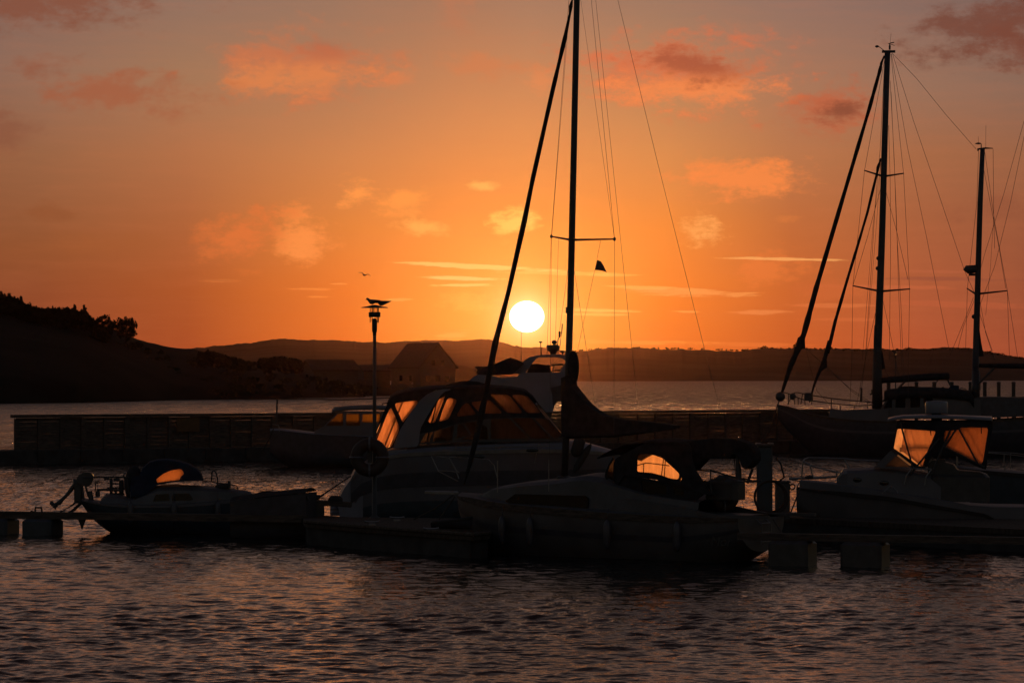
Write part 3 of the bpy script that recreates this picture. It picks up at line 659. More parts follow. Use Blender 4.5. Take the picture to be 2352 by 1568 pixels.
# ------------------------------------------------------------------ lamp posts
def lamp(u, v0, Y, label, sc_=1.0):
    """v0 is the row of the deck it stands on; total height 6 m * sc_."""
    f = Frame(u, Y); r = f.root('lamp_post'); z0 = H + (HY - v0) / F * Y; r.location.z = z0
    k = sc_; pp = MB(); pp.lathe((0, 0, 0), [(.15 * k, 0), (.15 * k, .03 * k), (.07 * k, .08 * k), (.052 * k, 3.0 * k), (.046 * k, 5.02 * k)], 14); pp.build('pole', 'alu', r, True)
    MB().lathe((0, 0, 5.0 * k), [(.044 * k, 0), (.05 * k, .01 * k), (.052 * k, .11 * k), (.070 * k, .12 * k), (.072 * k, .42 * k), (.055 * k, .47 * k), (.03 * k, .49 * k)], 14).build('ballast_sleeve', 'alu', r, True)
    zb = 5.37 * k
    for a in range(5):
        th = a * 2 * math.pi / 5 + .5; x, y = .122 * k * math.cos(th), .122 * k * math.sin(th)
        MB().tube([(x, y, zb), (x, y, zb + .42 * k)], .010 * k, 6).build('cage_bar', 'alu', r)
    MB().lathe((0, 0, zb), [(.150 * k, .15 * k), (.162 * k, .155 * k), (.162 * k, .285 * k), (.150 * k, .29 * k)], 18).build('collar_ring', 'alu', r, True)
    MB().lathe((0, 0, zb), [(.095 * k, .03 * k), (.10 * k, .05 * k), (.10 * k, .40 * k), (.09 * k, .41 * k)], 18).build('lamp_glass', 'lampglass', r, True)
    MB().lathe((0, 0, zb), [(.375 * k, .405 * k), (.35 * k, .425 * k), (.2 * k, .45 * k), (.06 * k, .485 * k), (.01 * k, .49 * k)], 24).build('shade', 'alu', r, True)
    tag(r, label, 'lamp post'); return r, z0 + 5.86 * k
lr, ztop = lamp(860.3, 1190, 100.0, 'slim harbour lamp post with a flat disc shade and gulls on top', 1.0)
fl = Frame(2057, 216); lamp(2057, 932, 216, 'small far lamp post rising behind the ketch boom', 0.555)

# gulls
def gull(u, v, Y, label, kind):
    s = Y / F; r = bpy.data.objects.new('gull', None); col.objects.link(r); r.location = ((u - 1176) * s, Y, H + (HY - v) * s)
    if kind == 'fly':
        r.scale = (.58,) * 3; b = MB(); b.tube([(-.26, 0, -.02), (-.2, 0, .02), (-.1, 0, .01), (.06, 0, 0), (.2, 0, .02), (.3, 0, .03)], [.01, .035, .06, .065, .035, .02], 8); 
        for sg in (-1, 1):
            b.loft([[(-.04, sg * .03, .03), (.1, sg * .03, .03), (.1, sg * .03, .01), (-.04, sg * .03, .01)], [(-.1 , sg * .3, .16), (.05, sg * .28, .15), (.05, sg * .28, .14), (-.1, sg * .3, .15)],
                    [(-.02, sg * .55, .08), (.04, sg * .55, .07), (.04, sg * .55, .06), (-.02, sg * .55, .07)]], True, True)
        o = b.build('body', 'feather', r, True); r.rotation_euler = (R(14), 0, R(62))
    else:
        m_ = -1 if kind == 'l' else 1
        b = MB(); P = [(.235, .20), (.215, .212), (.18, .235), (.14, .225), (.10, .18), (.04, .14), (-.04, .135), (-.14, .15), (-.26, .17), (-.36, .19)]
        W = [.006, .012, .038, .045, .05, .08, .085, .06, .028, .006]
        if kind == 'r': P = [(.16, .10), (.15, .12), (.13, .15), (.10, .16), (.06, .15), (.0, .12), (-.08, .115), (-.2, .14), (-.34, .165), (-.44, .19)]
        b.tube([(x * -1, 0, z) for x, z in P], W, 10, 1.0); b.build('body', 'feather', r, True)
        w = MB(); w.loft([[(-.04 + dx_, sg * .05, .17 + dz_) for dx_, dz_, sg in ((0, 0, q), (.1, -.04, q * 1.5), (.05, -.08, q * 1.2))] for q in (1, -1)], True, True)
        for q in (1, -1): w.tube([(-.05, q * .07, .17), (.08, q * .075, .16), (.22, q * .04, .17), (.36, q * .015, .19)], [.02, .04, .025, .006], 6)
        w.build('wing', 'feather', r, True)
        lg = MB(); [lg.tube([(.02, q * .03, .07), (.02, q * .03, -.01)], .008, 5) for q in (1, -1)]; lg.build('leg', 'yellow', r)
    tag(r, label, 'bird', 'gulls'); return r
sL = 100.0 / F
g1_ = gull(853.5, 0, 100.0, 'gull perched left on the lamp shade, head raised', 'l'); g1_.location.z = ztop - .03; g1_.scale = (.70, .8, .82)
g2_ = gull(873, 0, 100.15, 'gull perched right on the lamp shade, tail pointing right', 'r'); g2_.location.z = ztop - .05; g2_.scale = (.70, .8, .82)
gull(837, 632, 160, 'small gull flying alone above the lamp post', 'fly')
# ------------------------------------------------------------------ boats: helpers
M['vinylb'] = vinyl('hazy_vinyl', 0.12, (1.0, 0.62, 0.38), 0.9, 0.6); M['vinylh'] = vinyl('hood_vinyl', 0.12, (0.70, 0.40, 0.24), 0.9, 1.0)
def resolve(fr, hbf, pts):
    """near-side gunwale points seen at (u, v): returns x, z on the plane y = -hb(x)"""
    out = []
    for u, v in pts:
        x = fr.p(u, v)[0]
        for _ in range(5): x, _o, z = fr.p(u, v, -hbf(x))
        out.append((x, z))
    return out
def both(mk, name, m, root, smooth=False):
    mk(-1).build(name, m, root, smooth); mk(1).build(name, m, root, smooth)
def side_panel(fr, root, name, outline, holes, b, m='canvas', pane='vinyl', panes=None, pname='window', th=0.035, bars=(), r=0.05, br=0.018, hr=0.05):
    """Cloth or moulded side wall with window openings at y = +-b; panes are separate parts."""
    O = rnd(fr.xz(outline, -b), r); Hs = [rnd(fr.xz(h, -b), hr) for h in holes]
    for sg in (-1, 1):
        w = MB().plate(O, sg * b - th / 2, sg * b + th / 2, Hs).build(name, m, root)
        for k_, h in enumerate(Hs): MB().sheet(h, sg * b).build(pname, panes[k_] if panes else pane, w)
    for q in bars:
        for sg in (-1, 1):
            pts = [(x, sg * (b + .03), z) for x, z in fr.xz(q, -b)]
            MB().tube(pts, br, 6).build('frame_tube', 'alu', root)
def rail(fr, root, pts, off, r=.014, name='rail', m='steel', both_=True):
    P = [(x, off, z) for x, z in fr.xz(pts, off)]
    MB().tube(P, r, 6).build(name, m, root)
    if both_: MB().tube([(x, -y, z) for x, y, z in P], r, 6).build(name, m, root)
def wire(fr, root, a, b, ya=0.0, yb=0.0, r=.005, name='stay', m='wire', mid=None):
    A, B = fr.p(*a, ya), fr.p(*b, yb)
    pts = [A, B] if mid is None else [A] + [fr.p(*q, (ya + yb) / 2) for q in mid] + [B]
    return MB().tube(pts, r, 4).build(name, m, root)
def fender(root, x, y, z, r=.11, l=.55, m='navy'):
    MB().lathe((x, y, z), [(.03, -l / 2 - .06), (r * .7, -l / 2), (r, -l / 2 + .1), (r, l / 2 - .1), (r * .7, l / 2), (.03, l / 2 + .06)], 10).tube([(x, y, z + l / 2), (x, y * .97, z + l / 2 + .35)], .01, 5).build('fender', m, root, True)
def rope(pts, label, r=.018, sag=0.0, group='mooring ropes'):
    A, B = Vector(pts[0]), Vector(pts[-1]); P = [Vector(p) for p in pts]
    if sag: P = [A.lerp(B, t) - Vector((0, 0, sag * 4 * t * (1 - t))) for t in [i / 10 for i in range(11)]]
    mb = MB().tube([p - A for p in P], r, 6); o = mb.build('mooring_rope', 'rope'); o.location = A
    tag(o, label, 'rope', group); return o
def W(u, v, Y): return ((u - 1176) * Y / F, Y, H + (HY - v) * Y / F)

# ------------------------------------------------------------------ motor yacht with canvas enclosure
def motor_yacht():
    fr = Frame(1100, 106, 3); r = fr.root('motor_yacht')
    hbt = [(-4.2, 1.30), (-2, 1.42), (1, 1.45), (2.6, 1.2), (3.6, .65), (4.25, .05)]
    hbf = lambda x: interp(hbt, x)
    sheer = resolve(fr, hbf, [(806, 1100), (818, 1078), (845, 1062), (880, 1048), (930, 1040), (1010, 1036), (1120, 1033), (1220, 1031), (1318, 1032), (1380, 1037), (1425, 1043)])
    x0, x1 = sheer[0][0], sheer[-1][0]; st = []
    for i in range(28):
        t = i / 27; x = x0 + (x1 - x0) * t
        zk = -0.45 + 0.75 * max(0, (t - .72) / .28) ** 2; st.append((x, interp(sheer, x), zk if t < .995 else .9, max(.02, hbf(x))))
    # the transom rakes: lower points of the first station reach further aft
    mb = hull(st, 'chine', 11); h0 = mb
    bw = [( -0.0, 0)]
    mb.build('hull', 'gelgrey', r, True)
    ks = fr.xz([(776, 1165)], -1.0)[0][0]
    tr = MB(); z0 = st[0][1]; prof = [fr.xz([q], -1.25)[0] for q in [(818, 1076), (806, 1100), (790, 1122), (781, 1140), (776, 1162), (783, 1200), (790, 1222)]]
    rings = [[(x, yy * 1.27, z) for x, z in prof] for yy in (-1, -.5, 0, .5, 1)]; tr.loft(rings, closed=False)
    for sg in (-1, 1): tr.add([(x, sg * 1.27, z) for x, z in prof] + [(x0 + .35, sg * 1.29, z0), (x0 + .35, sg * 1.15, -.3)], [tuple(range(len(prof))) + (len(prof) + 1, len(prof))])
    tr.build('transom', 'gel', r)
    stripe(st, 'chine', .66, .80, .012, 4).build('hull_band', 'navy', r, True)
    stripe(st, 'chine', .30, .52, .010, 4).build('boot_band', 'bluepaint', r, True)
    stripe(st, 'chine', .965, 1.0, .03, 3).build('rub_rail', 'steel', r, True)
    pf = fr.xz([(768, 1146)], 0)[0]; MB().rbox((pf[0] + .25, 0, .52), (.75, 2.3, .14), .05).build('swim_platform', 'gelgrey', r)
    for q in (-.7, .7): MB().rbox((pf[0] + .02, q, .62), (.28, .3, .2), .08).build('step_pad', 'gelgrey', r)
    # foredeck and cabin top rising to the screen
    ct = [(x, z) for x, z in fr.xz([(880, 1040), (930, 1030), (1010, 1024), (1120, 1019), (1230, 1015), (1318, 1014), (1350, 1022), (1390, 1033), (1420, 1042)], -1.0)]
    rows = []
    for i in range(24):
        x = ct[0][0] + (ct[-1][0] - ct[0][0]) * i / 23; zt = interp(ct, x); zs = interp(sheer, x) - .005; hb = hbf(x)
        zt = max(zt, zs + .01)
        rows.append([(x, -hb, zs), (x, -hb * .96, zs + .02), (x, -hb * .88, zt - .04), (x, -hb * .5, zt + .03), (x, 0, zt + .07), (x, hb * .5, zt + .03), (x, hb * .76, zt - .04), (x, hb * .9, zs + .02), (x, hb, zs)])
    MB().loft(rows, closed=False).build('deck', 'gel', r, True)
    cp = MB()
    for sg in (-1, 1):
        cp.plate(fr.xz([(820, 1080), (846, 1060), (862, 1042), (899, 1034), (935, 1031), (935, 1060), (850, 1085)], -1.2), sg * 1.2 - .05, sg * 1.2 + .05)
    cp.build('cockpit_side', 'gel', r)
    B = 1.16
    # radar-arch shaped moulding
    arch = Z3((870,612),(920,600),(985,598),(985,606),(940,618),(905,650),(870,700),(800,812),(752,900),(742,950),(735,1022),(720,1050),(535,1062),(590,915),(660,800),(740,690),(800,640))
    AO = rnd(fr.xz(arch, -B - .03), .04)
    both(lambda sg: MB().plate(AO, sg * (B + .03) - .05, sg * (B + .03) + .05), 'arch', 'gel', r)
    # rear canvas with its windows
    side_panel(fr, r, 'rear_curtain', Z3((505,690),(530,655),(600,630),(720,612),(870,606),(800,640),(740,690),(660,800),(590,915),(535,1040),(510,1066),(470,1072),(420,1050),(385,995),(430,880),(490,745)),
        [Z3((548,712),(578,704),(722,687),(729,706),(610,862),(578,790),(556,748)), Z3((516,742),(545,800),(578,885),(579,930),(523,1046),(480,1064),(455,1050),(397,992),(430,905),(490,790))],
        B, bars=[], r=.04, hr=.05)
    # side canvas above the screen
    side_panel(fr, r, 'side_curtain', Z3((742,948),(752,900),(800,812),(870,700),(905,650),(940,618),(985,604),(1100,590),(1290,592),(1450,602),(1560,625),(1625,680),(1700,792),(1720,826),(1640,826),(1500,818),(1200,838),(1000,878),(860,925)),
        [Z3((926,660),(940,652),(925,700),(860,860),(822,866),(810,850),(850,760),(895,678)), Z3((958,678),(975,668),(1030,680),(1030,700),(975,820),(955,838),(895,852),(920,770)),
         Z3((1105,708),(1125,712),(1185,790),(1170,800),(1040,814),(1034,800),(1070,735)), Z3((1150,700),(1285,685),(1300,690),(1385,778),(1380,790),(1235,790),(1205,778),(1150,715)),
         Z3((1300,640),(1420,642),(1450,655),(1545,775),(1540,788),(1430,784),(1410,772),(1300,655)), Z3((1470,645),(1530,643),(1590,655),(1620,690),(1692,785),(1590,786),(1572,776),(1470,660))],
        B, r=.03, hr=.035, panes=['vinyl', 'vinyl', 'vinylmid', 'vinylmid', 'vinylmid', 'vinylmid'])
    # lower glazing: tinted screens
    side_panel(fr, r, 'screen_frame', Z3((728,1028),(742,948),(860,925),(1000,878),(1200,838),(1500,818),(1720,826),(1760,838),(1868,968),(1866,984),(1790,1002),(1100,1018)),
        [Z3((748,1018),(790,945),(850,932),(835,960),(815,1014)), Z3((858,930),(1014,884),(995,1004),(845,1010)), Z3((1040,878),(1072,870),(1135,950),(1120,962),(1035,985)),
         Z3((1090,868),(1190,850),(1270,900),(1280,990),(1070,996),(1150,950)), Z3((1300,838),(1440,828),(1600,985),(1300,990)), Z3((1465,826),(1620,826),(1775,985),(1620,986)), Z3((1640,828),(1742,834),(1856,966),(1792,984))],
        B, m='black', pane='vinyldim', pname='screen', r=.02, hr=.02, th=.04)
    # cross panels: roof cloth, rear curtain, windscreen
    roofp = fr.xz(Z3((500,712),(515,672),(560,640),(660,615),(800,600),(900,594),(1000,588),(1150,586),(1300,588),(1450,600),(1560,620),(1625,672),(1660,722)), 0)
    MB().canopy(roofp, lambda x: B + .02, .10, .03).build('canvas_roof', 'canvas', r, True)
    hat = fr.xz(Z3((925,582),(940,568),(1000,548),(1060,536),(1120,533),(1190,540),(1250,556),(1290,590),(1200,600),(1000,600)), 0)
    MB().plate(hat, -.55, .55).build('stowed_hood', 'canvas', r)
    for nm, q0, q1, mm, pn in (('rear_screen', (505, 712), (395, 990), 'canvas', 'vinyl'), ('front_screen', (1660, 722), (1866, 975), 'black', 'vinyldim')):
        a = fr.xz(Z3(q0), 0)[0]; b = fr.xz(Z3(q1), 0)[0]
        fb = MB(); y = [-B, -B * .05, B * .05, B]
        def pt(t, yy, d=0): return (a[0] + (b[0] - a[0]) * t + d, yy, a[1] + (b[1] - a[1]) * t)
        for (ta, tb, ya, yb) in ((0, 1, -B, -B + .08), (0, 1, B - .08, B), (0, 1, -.05, .05), (0, .10, -B, B), (.9, 1, -B, B)):
            fb.add([pt(ta, ya), pt(ta, yb), pt(tb, yb), pt(tb, ya), pt(ta, ya, .03), pt(ta, yb, .03), pt(tb, yb, .03), pt(tb, ya, .03)], [(0, 1, 2, 3), (7, 6, 5, 4), (0, 4, 5, 1), (1, 5, 6, 2), (2, 6, 7, 3), (3, 7, 4, 0)])
        w = fb.build(nm, mm, r)
        for ya, yb in ((-B + .08, -.05), (.05, B - .08)): MB().add([pt(.1, ya, .015), pt(.1, yb, .015), pt(.9, yb, .015), pt(.9, ya, .015)], [(0, 1, 2, 3)]).build('window', pn, w)
    # inner tubes whose shadows fall on the vinyl
    for q in ([(640, 620), (470, 1040)], [(905, 600), (800, 1000)], [(1100, 600), (1010, 900)], [(1290, 640), (1640, 1000)], [(1450, 640), (1790, 1000)], [(1060, 720), (1250, 980)]):
        both(lambda sg: MB().tube([(x, sg * (B - .1), z) for x, z in fr.xz(Z3(*q), -B + .1)], .022, 6), 'hoop', 'alu', r)
    st_ = fr.xz(Z3((870, 1010), (850, 985), (865, 972), (930, 975), (980, 1010)), 0)
    MB().plate(st_, -.9, -.3).build('seat', 'gelgrey', r); MB().plate(fr.xz(Z3((1200, 1010), (1220, 900), (1260, 850), (1330, 860), (1350, 1010)), 0), .1, .7).build('helm_console', 'black', r)
    # guard rail with posts along the side
    rp_ = Z3((640,1080),(760,1065),(1030,1042),(1340,1028),(1680,1018),(1950,1012))
    rail(fr, r, [(q[0], q[1] + 8) for q in rp_], -1.36, .013)
    for q0, q1 in (((770,1075),(750,1170)),((1030,1045),(1015,1130)),((1340,1030),(1325,1150)),((1680,1020),(1640,1180))):
        rail(fr, r, Z3(q0, q1), -1.38, .012, 'stanchion')
    for q in ((1080, 1125), (1200, 1130), (1620, 1078)):
        p_ = fr.p(*Z3(q)[0], -1.42); MB().ell((p_[0], p_[1], p_[2]), (.20, .02, .05), 14, 6).build('porthole', 'darkglass', r, True)
    for q in ((1990, 1100), (2250, 1115)):
        p_ = fr.p(*Z3(q)[0], -1.1)
    for u_, v_ in ((1330, 1035),):
        pass
    tag(r, 'white motor yacht with a dark canvas enclosure whose clear windows glow orange', 'motor yacht'); return fr
MY = motor_yacht()
# fenders hanging on the yacht's bow shoulder
o = MB(); 
for i, (a, b) in enumerate((((2010, 960), (1960, 1130)), ((2085, 1030), (1950, 1250)))):
    fr = Frame(1370, 104.2); A, Bp = fr.p(*Z3(a)[0]), fr.p(*Z3(b)[0])
    q = bpy.data.objects.new('fender', None); col.objects.link(q); q.location = fr.X0, fr.Y0, 0
    A, Bp = Vector(A), Vector(Bp); rr0 = .17 if i == 0 else .10
    MB().tube([A, A.lerp(Bp, .08), A.lerp(Bp, .25), A.lerp(Bp, .8), A.lerp(Bp, .95), Bp], [.03, rr0 * .6, rr0, rr0, rr0 * .6, .04], 12).build('body', 'rubber', q, True)
    MB().tube([A, A + Vector((.02, 0, .35))], .012, 5).build('lanyard', 'rope', q)
    tag(q, ['fat dark fender slung beside the main mast, left one of two', 'thin dark fender slung right of the main mast, right one of two'][i], 'fender', 'fenders beside the main mast')

# ------------------------------------------------------------------ flybridge yacht seen end on behind it
def fly_yacht():
    fr = Frame(1240, 150, 0); r = fr.root('flybridge_yacht')
    hl = MB(); secs = []
    for y, w, zs in ((-5.0, 1.25, 1.6), (-3.5, 1.75, 1.5), (0, 2.0, 1.5), (4, 2.0, 1.6), (7, 1.3, 1.9), (9, .1, 2.2)):
        cx = -1.3 + (.0)
        secs.append([(cx - w, y, zs), (cx - w * .9, y, .3), (cx - w * .4, y, -.4), (cx + w * .4, y, -.4), (cx + w * .9, y, .3), (cx + w, y, zs)])
    hl.loft(secs, closed=True, caps=True); hl.build('hull', 'gelgrey', r, True)
    up = lambda pts, ya, yb, nm, m, hol=(): MB().plate(rnd(fr.xz(pts, ya), .06), ya, yb, [rnd(fr.xz(h, ya), .05) for h in hol]).build(nm, m, r)
    up(Z3((1040,780),(1080,640),(1120,560),(1135,530),(1200,520),(1500,500),(1750,520),(1780,640),(1790,780)), -2.6, 3, 'saloon', 'gel')
    up(Z3((1125,534),(1190,486),(1300,492),(1420,520),(1500,505),(1540,470),(1880,468),(1935,482),(1936,510),(1900,600),(1850,660),(1860,690),(1820,700),(1760,780),(1500,700),(1200,600)), -1.6, 1.4, 'flybridge', 'gel')
    up(Z3((1640,620),(1888,560),(1880,640),(1850,700),(1812,690),(1760,860),(1690,860),(1700,700)), -1.9, -1.62, 'overhang', 'navy')
    # arch, athwart the boat
    arch = [ZS(q)[0] for q in [(215,1095),(330,980),(400,900),(440,850),(520,800),(640,775),(760,758),(900,750),(1050,750),(1180,765),(1240,770),(1290,800),(1318,850),(1318,960),(1290,1040),(1240,1100),(1060,1085),(1150,920),(1170,890),(1160,850),(1095,815),(1000,800),(880,796),(780,798),(700,808),(640,835),(600,880),(565,920),(520,1000),(440,1095)]]
    MB().plate(fr.xz(arch, -.6), -.85, -.35).build('radar_arch', 'gel', r)
    up([ZS(q)[0] for q in [(560,915),(700,918),(720,922),(780,935),(905,938),(905,1075),(480,1075)]], .2, .35, 'wind_screen', 'canvas')
    rf = MB()
    for a, b in (((905,940),(1110,918)),((1110,918),(1140,940)),((975,940),(935,1050)),((905,1060),(1085,1020)),((905,945),(1140,935)),((1090,1010),(1135,950))):
        A, Bp = fr.p(*ZS(a)[0], .2), fr.p(*ZS(b)[0], .2); rf.tube([A, Bp], .022, 6)
    rf.build('bimini_frame', 'alu', r)
    # folded canvas bimini with its peak
    bm = Z3((1170,426),(1195,420),(1260,424),(1330,402),(1400,372),(1455,351),(1500,366),(1548,388),(1560,400),(1520,440),(1470,482),(1200,492),(1185,470),(1195,448))
    MB().plate(fr.xz(bm, -1.2), -1.4, 1.2).build('bimini', 'canvas', r)
    ms = MB(); ms.lathe(fr.p(*ZS((948, 745))[0], -.6), [(.12, 0), (.14, .1), (.24, .14), (.27, .28), (.26, .36), (.2, .38)], 18); ms.build('radar_dome', 'black', r, True)
    an = MB(); A = fr.p(*ZS((740, 765))[0], -.6); T = fr.p(*ZS((728, 545))[0], -.6); an.tube([A, T], [.025, .016], 8).lathe(T, [(.015, 0), (.075, .03), (.07, .06), (.01, .075)], 14); an.build('gps_antenna', 'alu', r, True)
    lg = MB(); hp = [ZS(q)[0] for q in [(1010,740),(1020,600),(1028,520),(1040,465),(1068,445),(1090,465),(1085,540),(1065,640),(1050,740)]]
    lg.tube([fr.p(*q, -.6) for q in hp], .014, 6).build('light_mast', 'steel', r)
    A = fr.p(*ZS((1068, 440))[0], -.6); MB().lathe(A, [(.03, 0), (.042, .03), (.042, .22), (.03, .24)], 10).build('anchor_light', 'black', r)
    A = fr.p(*ZS((1100, 430))[0], -.6); Bp = fr.p(*ZS((1118, 200))[0], -.6); MB().tube([A, Vector(A).lerp(Vector(Bp), .2), Vector(A).lerp(Vector(Bp), .22), Bp], [.01, .01, .022, .022], 8).build('whip_antenna', 'black', r)
    A = fr.p(*ZS((972, 530))[0], -.6); MB().ell(A, (.11, .09, .09)).build('searchlight', 'black', r, True); MB().tube([fr.p(*ZS((945, 574))[0], -.6), fr.p(*ZS((1030, 570))[0], -.6), fr.p(*ZS((1065, 610))[0], -.6)], .012, 6).build('bracket', 'alu', r)
    A = fr.p(*ZS((1125, 755))[0], -.6); MB().lathe(A, [(.03, 0), (.03, .08), (.13, .11), (.12, .15), (.02, .18)], 14).build('satellite_puck', 'alu', r, True)
    A = fr.p(*ZS((378, 1000))[0], -1.2); Bp = fr.p(*ZS((381, 335))[0], -1.2); MB().tube([A, Bp], [.014, .007], 6).build('tall_antenna', 'black', r)
    tag(r, 'large flybridge yacht end on behind the canvas yacht, radar arch full of antennas', 'motor yacht')
fly_yacht()

# ------------------------------------------------------------------ sailing yacht in front
def sailing_yacht():
    fr = Frame(1410, 90.2, -38); r = fr.root('sailing_yacht')
    hbt = [(-5.3, .03), (-4.6, .45), (-3.4, .95), (-1.5, 1.38), (.5, 1.5), (2.5, 1.38), (4.2, 1.0)]
    hbf = lambda x: interp(hbt, x)
    sheer = resolve(fr, hbf, [(1044,1137),(1080,1142),(1158,1156),(1260,1166),(1377,1176),(1500,1183),(1617,1188),(1694,1190)])
    x0, x1 = sheer[0][0], sheer[-1][0]; st = []
    for i in range(32):
        t = i / 31; x = x0 + (x1 - x0) * t
        zk = -.5 + 1.35 * max(0, 1 - t / .16) ** 1.6 + .75 * max(0, (t - .82) / .18) ** 1.3
        st.append((x, interp(sheer, x), zk, max(.02, hbf(x)) * (1 if t > .02 else .6)))
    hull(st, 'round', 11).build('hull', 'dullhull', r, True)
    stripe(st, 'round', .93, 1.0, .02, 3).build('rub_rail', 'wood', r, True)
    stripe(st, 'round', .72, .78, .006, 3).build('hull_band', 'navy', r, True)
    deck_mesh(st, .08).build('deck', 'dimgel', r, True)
    # coachroof
    ct = fr.xz([(1090,1144),(1128,1124),(1200,1112),(1290,1104),(1349,1093),(1395,1096),(1500,1130),(1620,1150)], -.5); rows = []
    for i in range(26):
        x = ct[0][0] + (ct[-1][0] - ct[0][0]) * i / 25; hb = hbf(x) * .66; zs = interp(sheer, x) + .02; zt = max(zs + .03, interp(ct, x) + .02)
        rows.append([(x, -hb, zs), (x, -hb * .93, zs + (zt - zs) * .85), (x, -hb * .75, zt), (x, 0, zt + .07), (x, hb * .75, zt), (x, hb * .93, zs + (zt - zs) * .85), (x, hb, zs)])
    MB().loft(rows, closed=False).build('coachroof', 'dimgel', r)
    b = .98; wn = rnd(fr.xz(Z4((1612,497),(1690,440),(2240,455),(2262,480),(2258,560),(1650,515)), -b), .04)
    both(lambda sg: MB().plate(wn, sg * b - .02, sg * b + .02), 'cabin_window', 'darkglass', r)
    # mast, boom, forestay with furled genoa
    mt = [fr.p(*q) for q in ((1330, -330), (1325, 0), (1318, 350), (1310, 700), (1304, 900), (1296.5, 1098))]
    ma = MB().tube(mt, [.062, .066, .07, .073, .075, .078], 14, 1.35).build('mast', 'alu', r, True)
    MB().rbox((mt[-1][0], 0, mt[-1][2]), (.3, .3, .12), .03).build('mast_step', 'alu', ma)
    p_ = fr.p(1303.5, 712, -.09); MB().rbox(p_, (.09, .09, .16), .02).build('deck_light', 'black', ma)
    hp = fr.p(1296, 820); MB().ell((hp[0] + .28, 0, hp[2] - .25), (.16, .12, .42)).build('mast_boot', 'canvas', ma, True)
    gp = [fr.p(*q) for q in ((1320, -300), (1314.5, 0), (1311, 15), (1309, 32), (1297, 90), (1270, 205), (1224, 410), (1205, 505), (1168, 670), (1137, 790), (1116, 900), (1100, 978), (1080, 1062), (1072, 1092), (1066, 1112))]
    gr = [.02, .02, .05, .03, .05, .052, .058, .06, .066, .075, .08, .075, .055, .03, .018]
    gg = random.Random(2); P2 = []; R2 = []
    for i in range(len(gp) - 1):
        for k in range(5):
            t = k / 5; P2.append(Vector(gp[i]).lerp(Vector(gp[i + 1]), t)); R2.append((gr[i] * (1 - t) + gr[i + 1] * t) * (1 + (.13 * gg.uniform(-1, 1) if 3 < i < 13 else 0)))
    P2.append(Vector(gp[-1])); R2.append(gr[-1]); MB().tube(P2, R2, 10).build('furled_genoa', 'sail', r, True)
    # stack-pack on the boom: tall at the mast, sweeping down, bulb at the after end
    bx = fr.xz([(1297,962),(1380,985),(1500,1002),(1600,1018),(1725,1048)], 0)
    cover = fr.xz([(1296,868),(1310,862),(1316,872),(1318,885),(1334,905),(1352,926),(1368,940),(1392,954),(1430,962),(1480,967),(1530,972),(1556,977),(1554,983),(1520,989),(1470,994),(1410,1000),(1297,1002)], 0)
    aft = fr.xz([(1583,1022),(1600,1012),(1650,1006),(1700,1008),(1725,1018),(1738,1034),(1740,1056),(1728,1070),(1720,1077),(1712,1072),(1708,1056),(1700,1044),(1688,1042),(1685,1053),(1650,1053),(1622,1054),(1598,1080),(1590,1070)], 0)
    MB().plate(rnd(aft, .06), -.16, .16).build('aft_canopy', 'canvas', r)
    MB().plate(cover, -.14, .14).build('boom_cover', 'canvas', r)
    MB().tube([(x, 0, z) for x, z in fr.xz([(1297,1003),(1410,1000),(1554,981)], 0)], .045, 10).build('boom', 'alu', r, True)
    # spreaders and rigging
    zs_ = mt; sp0 = fr.p(1311.5, 551)
    tipL = fr.p(1266.5, 543, 1.0); tipR = fr.p(1411.5, 549, -1.0)
    # spreaders are swept aft: place tips by length rather than on the boat's midplane
    def world_tip(u, v, y): return Vector(fr.p(u, v, y))
    yl, yr_ = .78, -.62
    TL, TR = world_tip(1266.5, 543, yl), world_tip(1411.5, 549, yr_)
    for nm, T in (('spreader', TL), ('spreader', TR)):
        s_ = MB().tube([sp0, T], [.03, .018], 8).build(nm, 'alu', r); MB().ell(T, (.035, .035, .05)).build('tip_cap', 'black', s_, True)
    def w3(A, B, rad=.0055, nm='shroud'): MB().tube([A, B], rad, 4).build(nm, 'wire', r)
    top = Vector(fr.p(1329, -300))
    w3(top, TL); w3(top, TR)
    w3(TL, Vector(fr.p(1261, 1160, yl))); w3(TR, Vector(fr.p(1409.5, 1172, yr_)))
    w3(Vector(fr.p(1309, 8, .1)), Vector(fr.p(1267, 543, yl)), .004)
    low = Vector(fr.p(1311, 570))
    w3(low, Vector(fr.p(1368, 936, -.9)).lerp(Vector(fr.p(1368, 936, -.9)), 1)); w3(low, Vector(fr.p(1280, 800, .9)))
    w3(Vector(fr.p(1283, 548, .5)), Vector(fr.p(1275, 800, .9)), .004); w3(Vector(fr.p(1266, 548, yl)), Vector(fr.p(1256, 820, .95)), .004)
    w3(Vector(fr.p(1368, -2)), Vector(fr.p(1465, 932)), .005, 'topping_lift'); w3(Vector(fr.p(1334, 0)), TR, .004, 'halyard')
    w3(Vector(fr.p(1377, -180)), Vector(fr.p(1419, 0)), .0055, 'backstay'); MB().tube([fr.p(*q) for q in ((1377, -180), (1419, 0), (1512, 380), (1614, 785), (1650, 925), (1712, 1180))], .0055, 4).build('backstay', 'wire', r)
    # flag on its halyard
    fa = fr.p(1379.5, 552, -.45); fb_ = fr.p(1371, 597, -.45); fc = fr.p(1366, 620, -.45); fd = fr.p(1325, 812, -.45)
    w3(Vector(fa), Vector(fb_), .004, 'flag_halyard'); w3(Vector(fc), Vector(fd), .004, 'flag_halyard')
    fl_ = [fr.p(*q, -.45) for q in ((1371.5,597),(1379,600),(1386,609),(1391,618),(1393,625),(1384,622),(1375,620.5),(1367,620))]
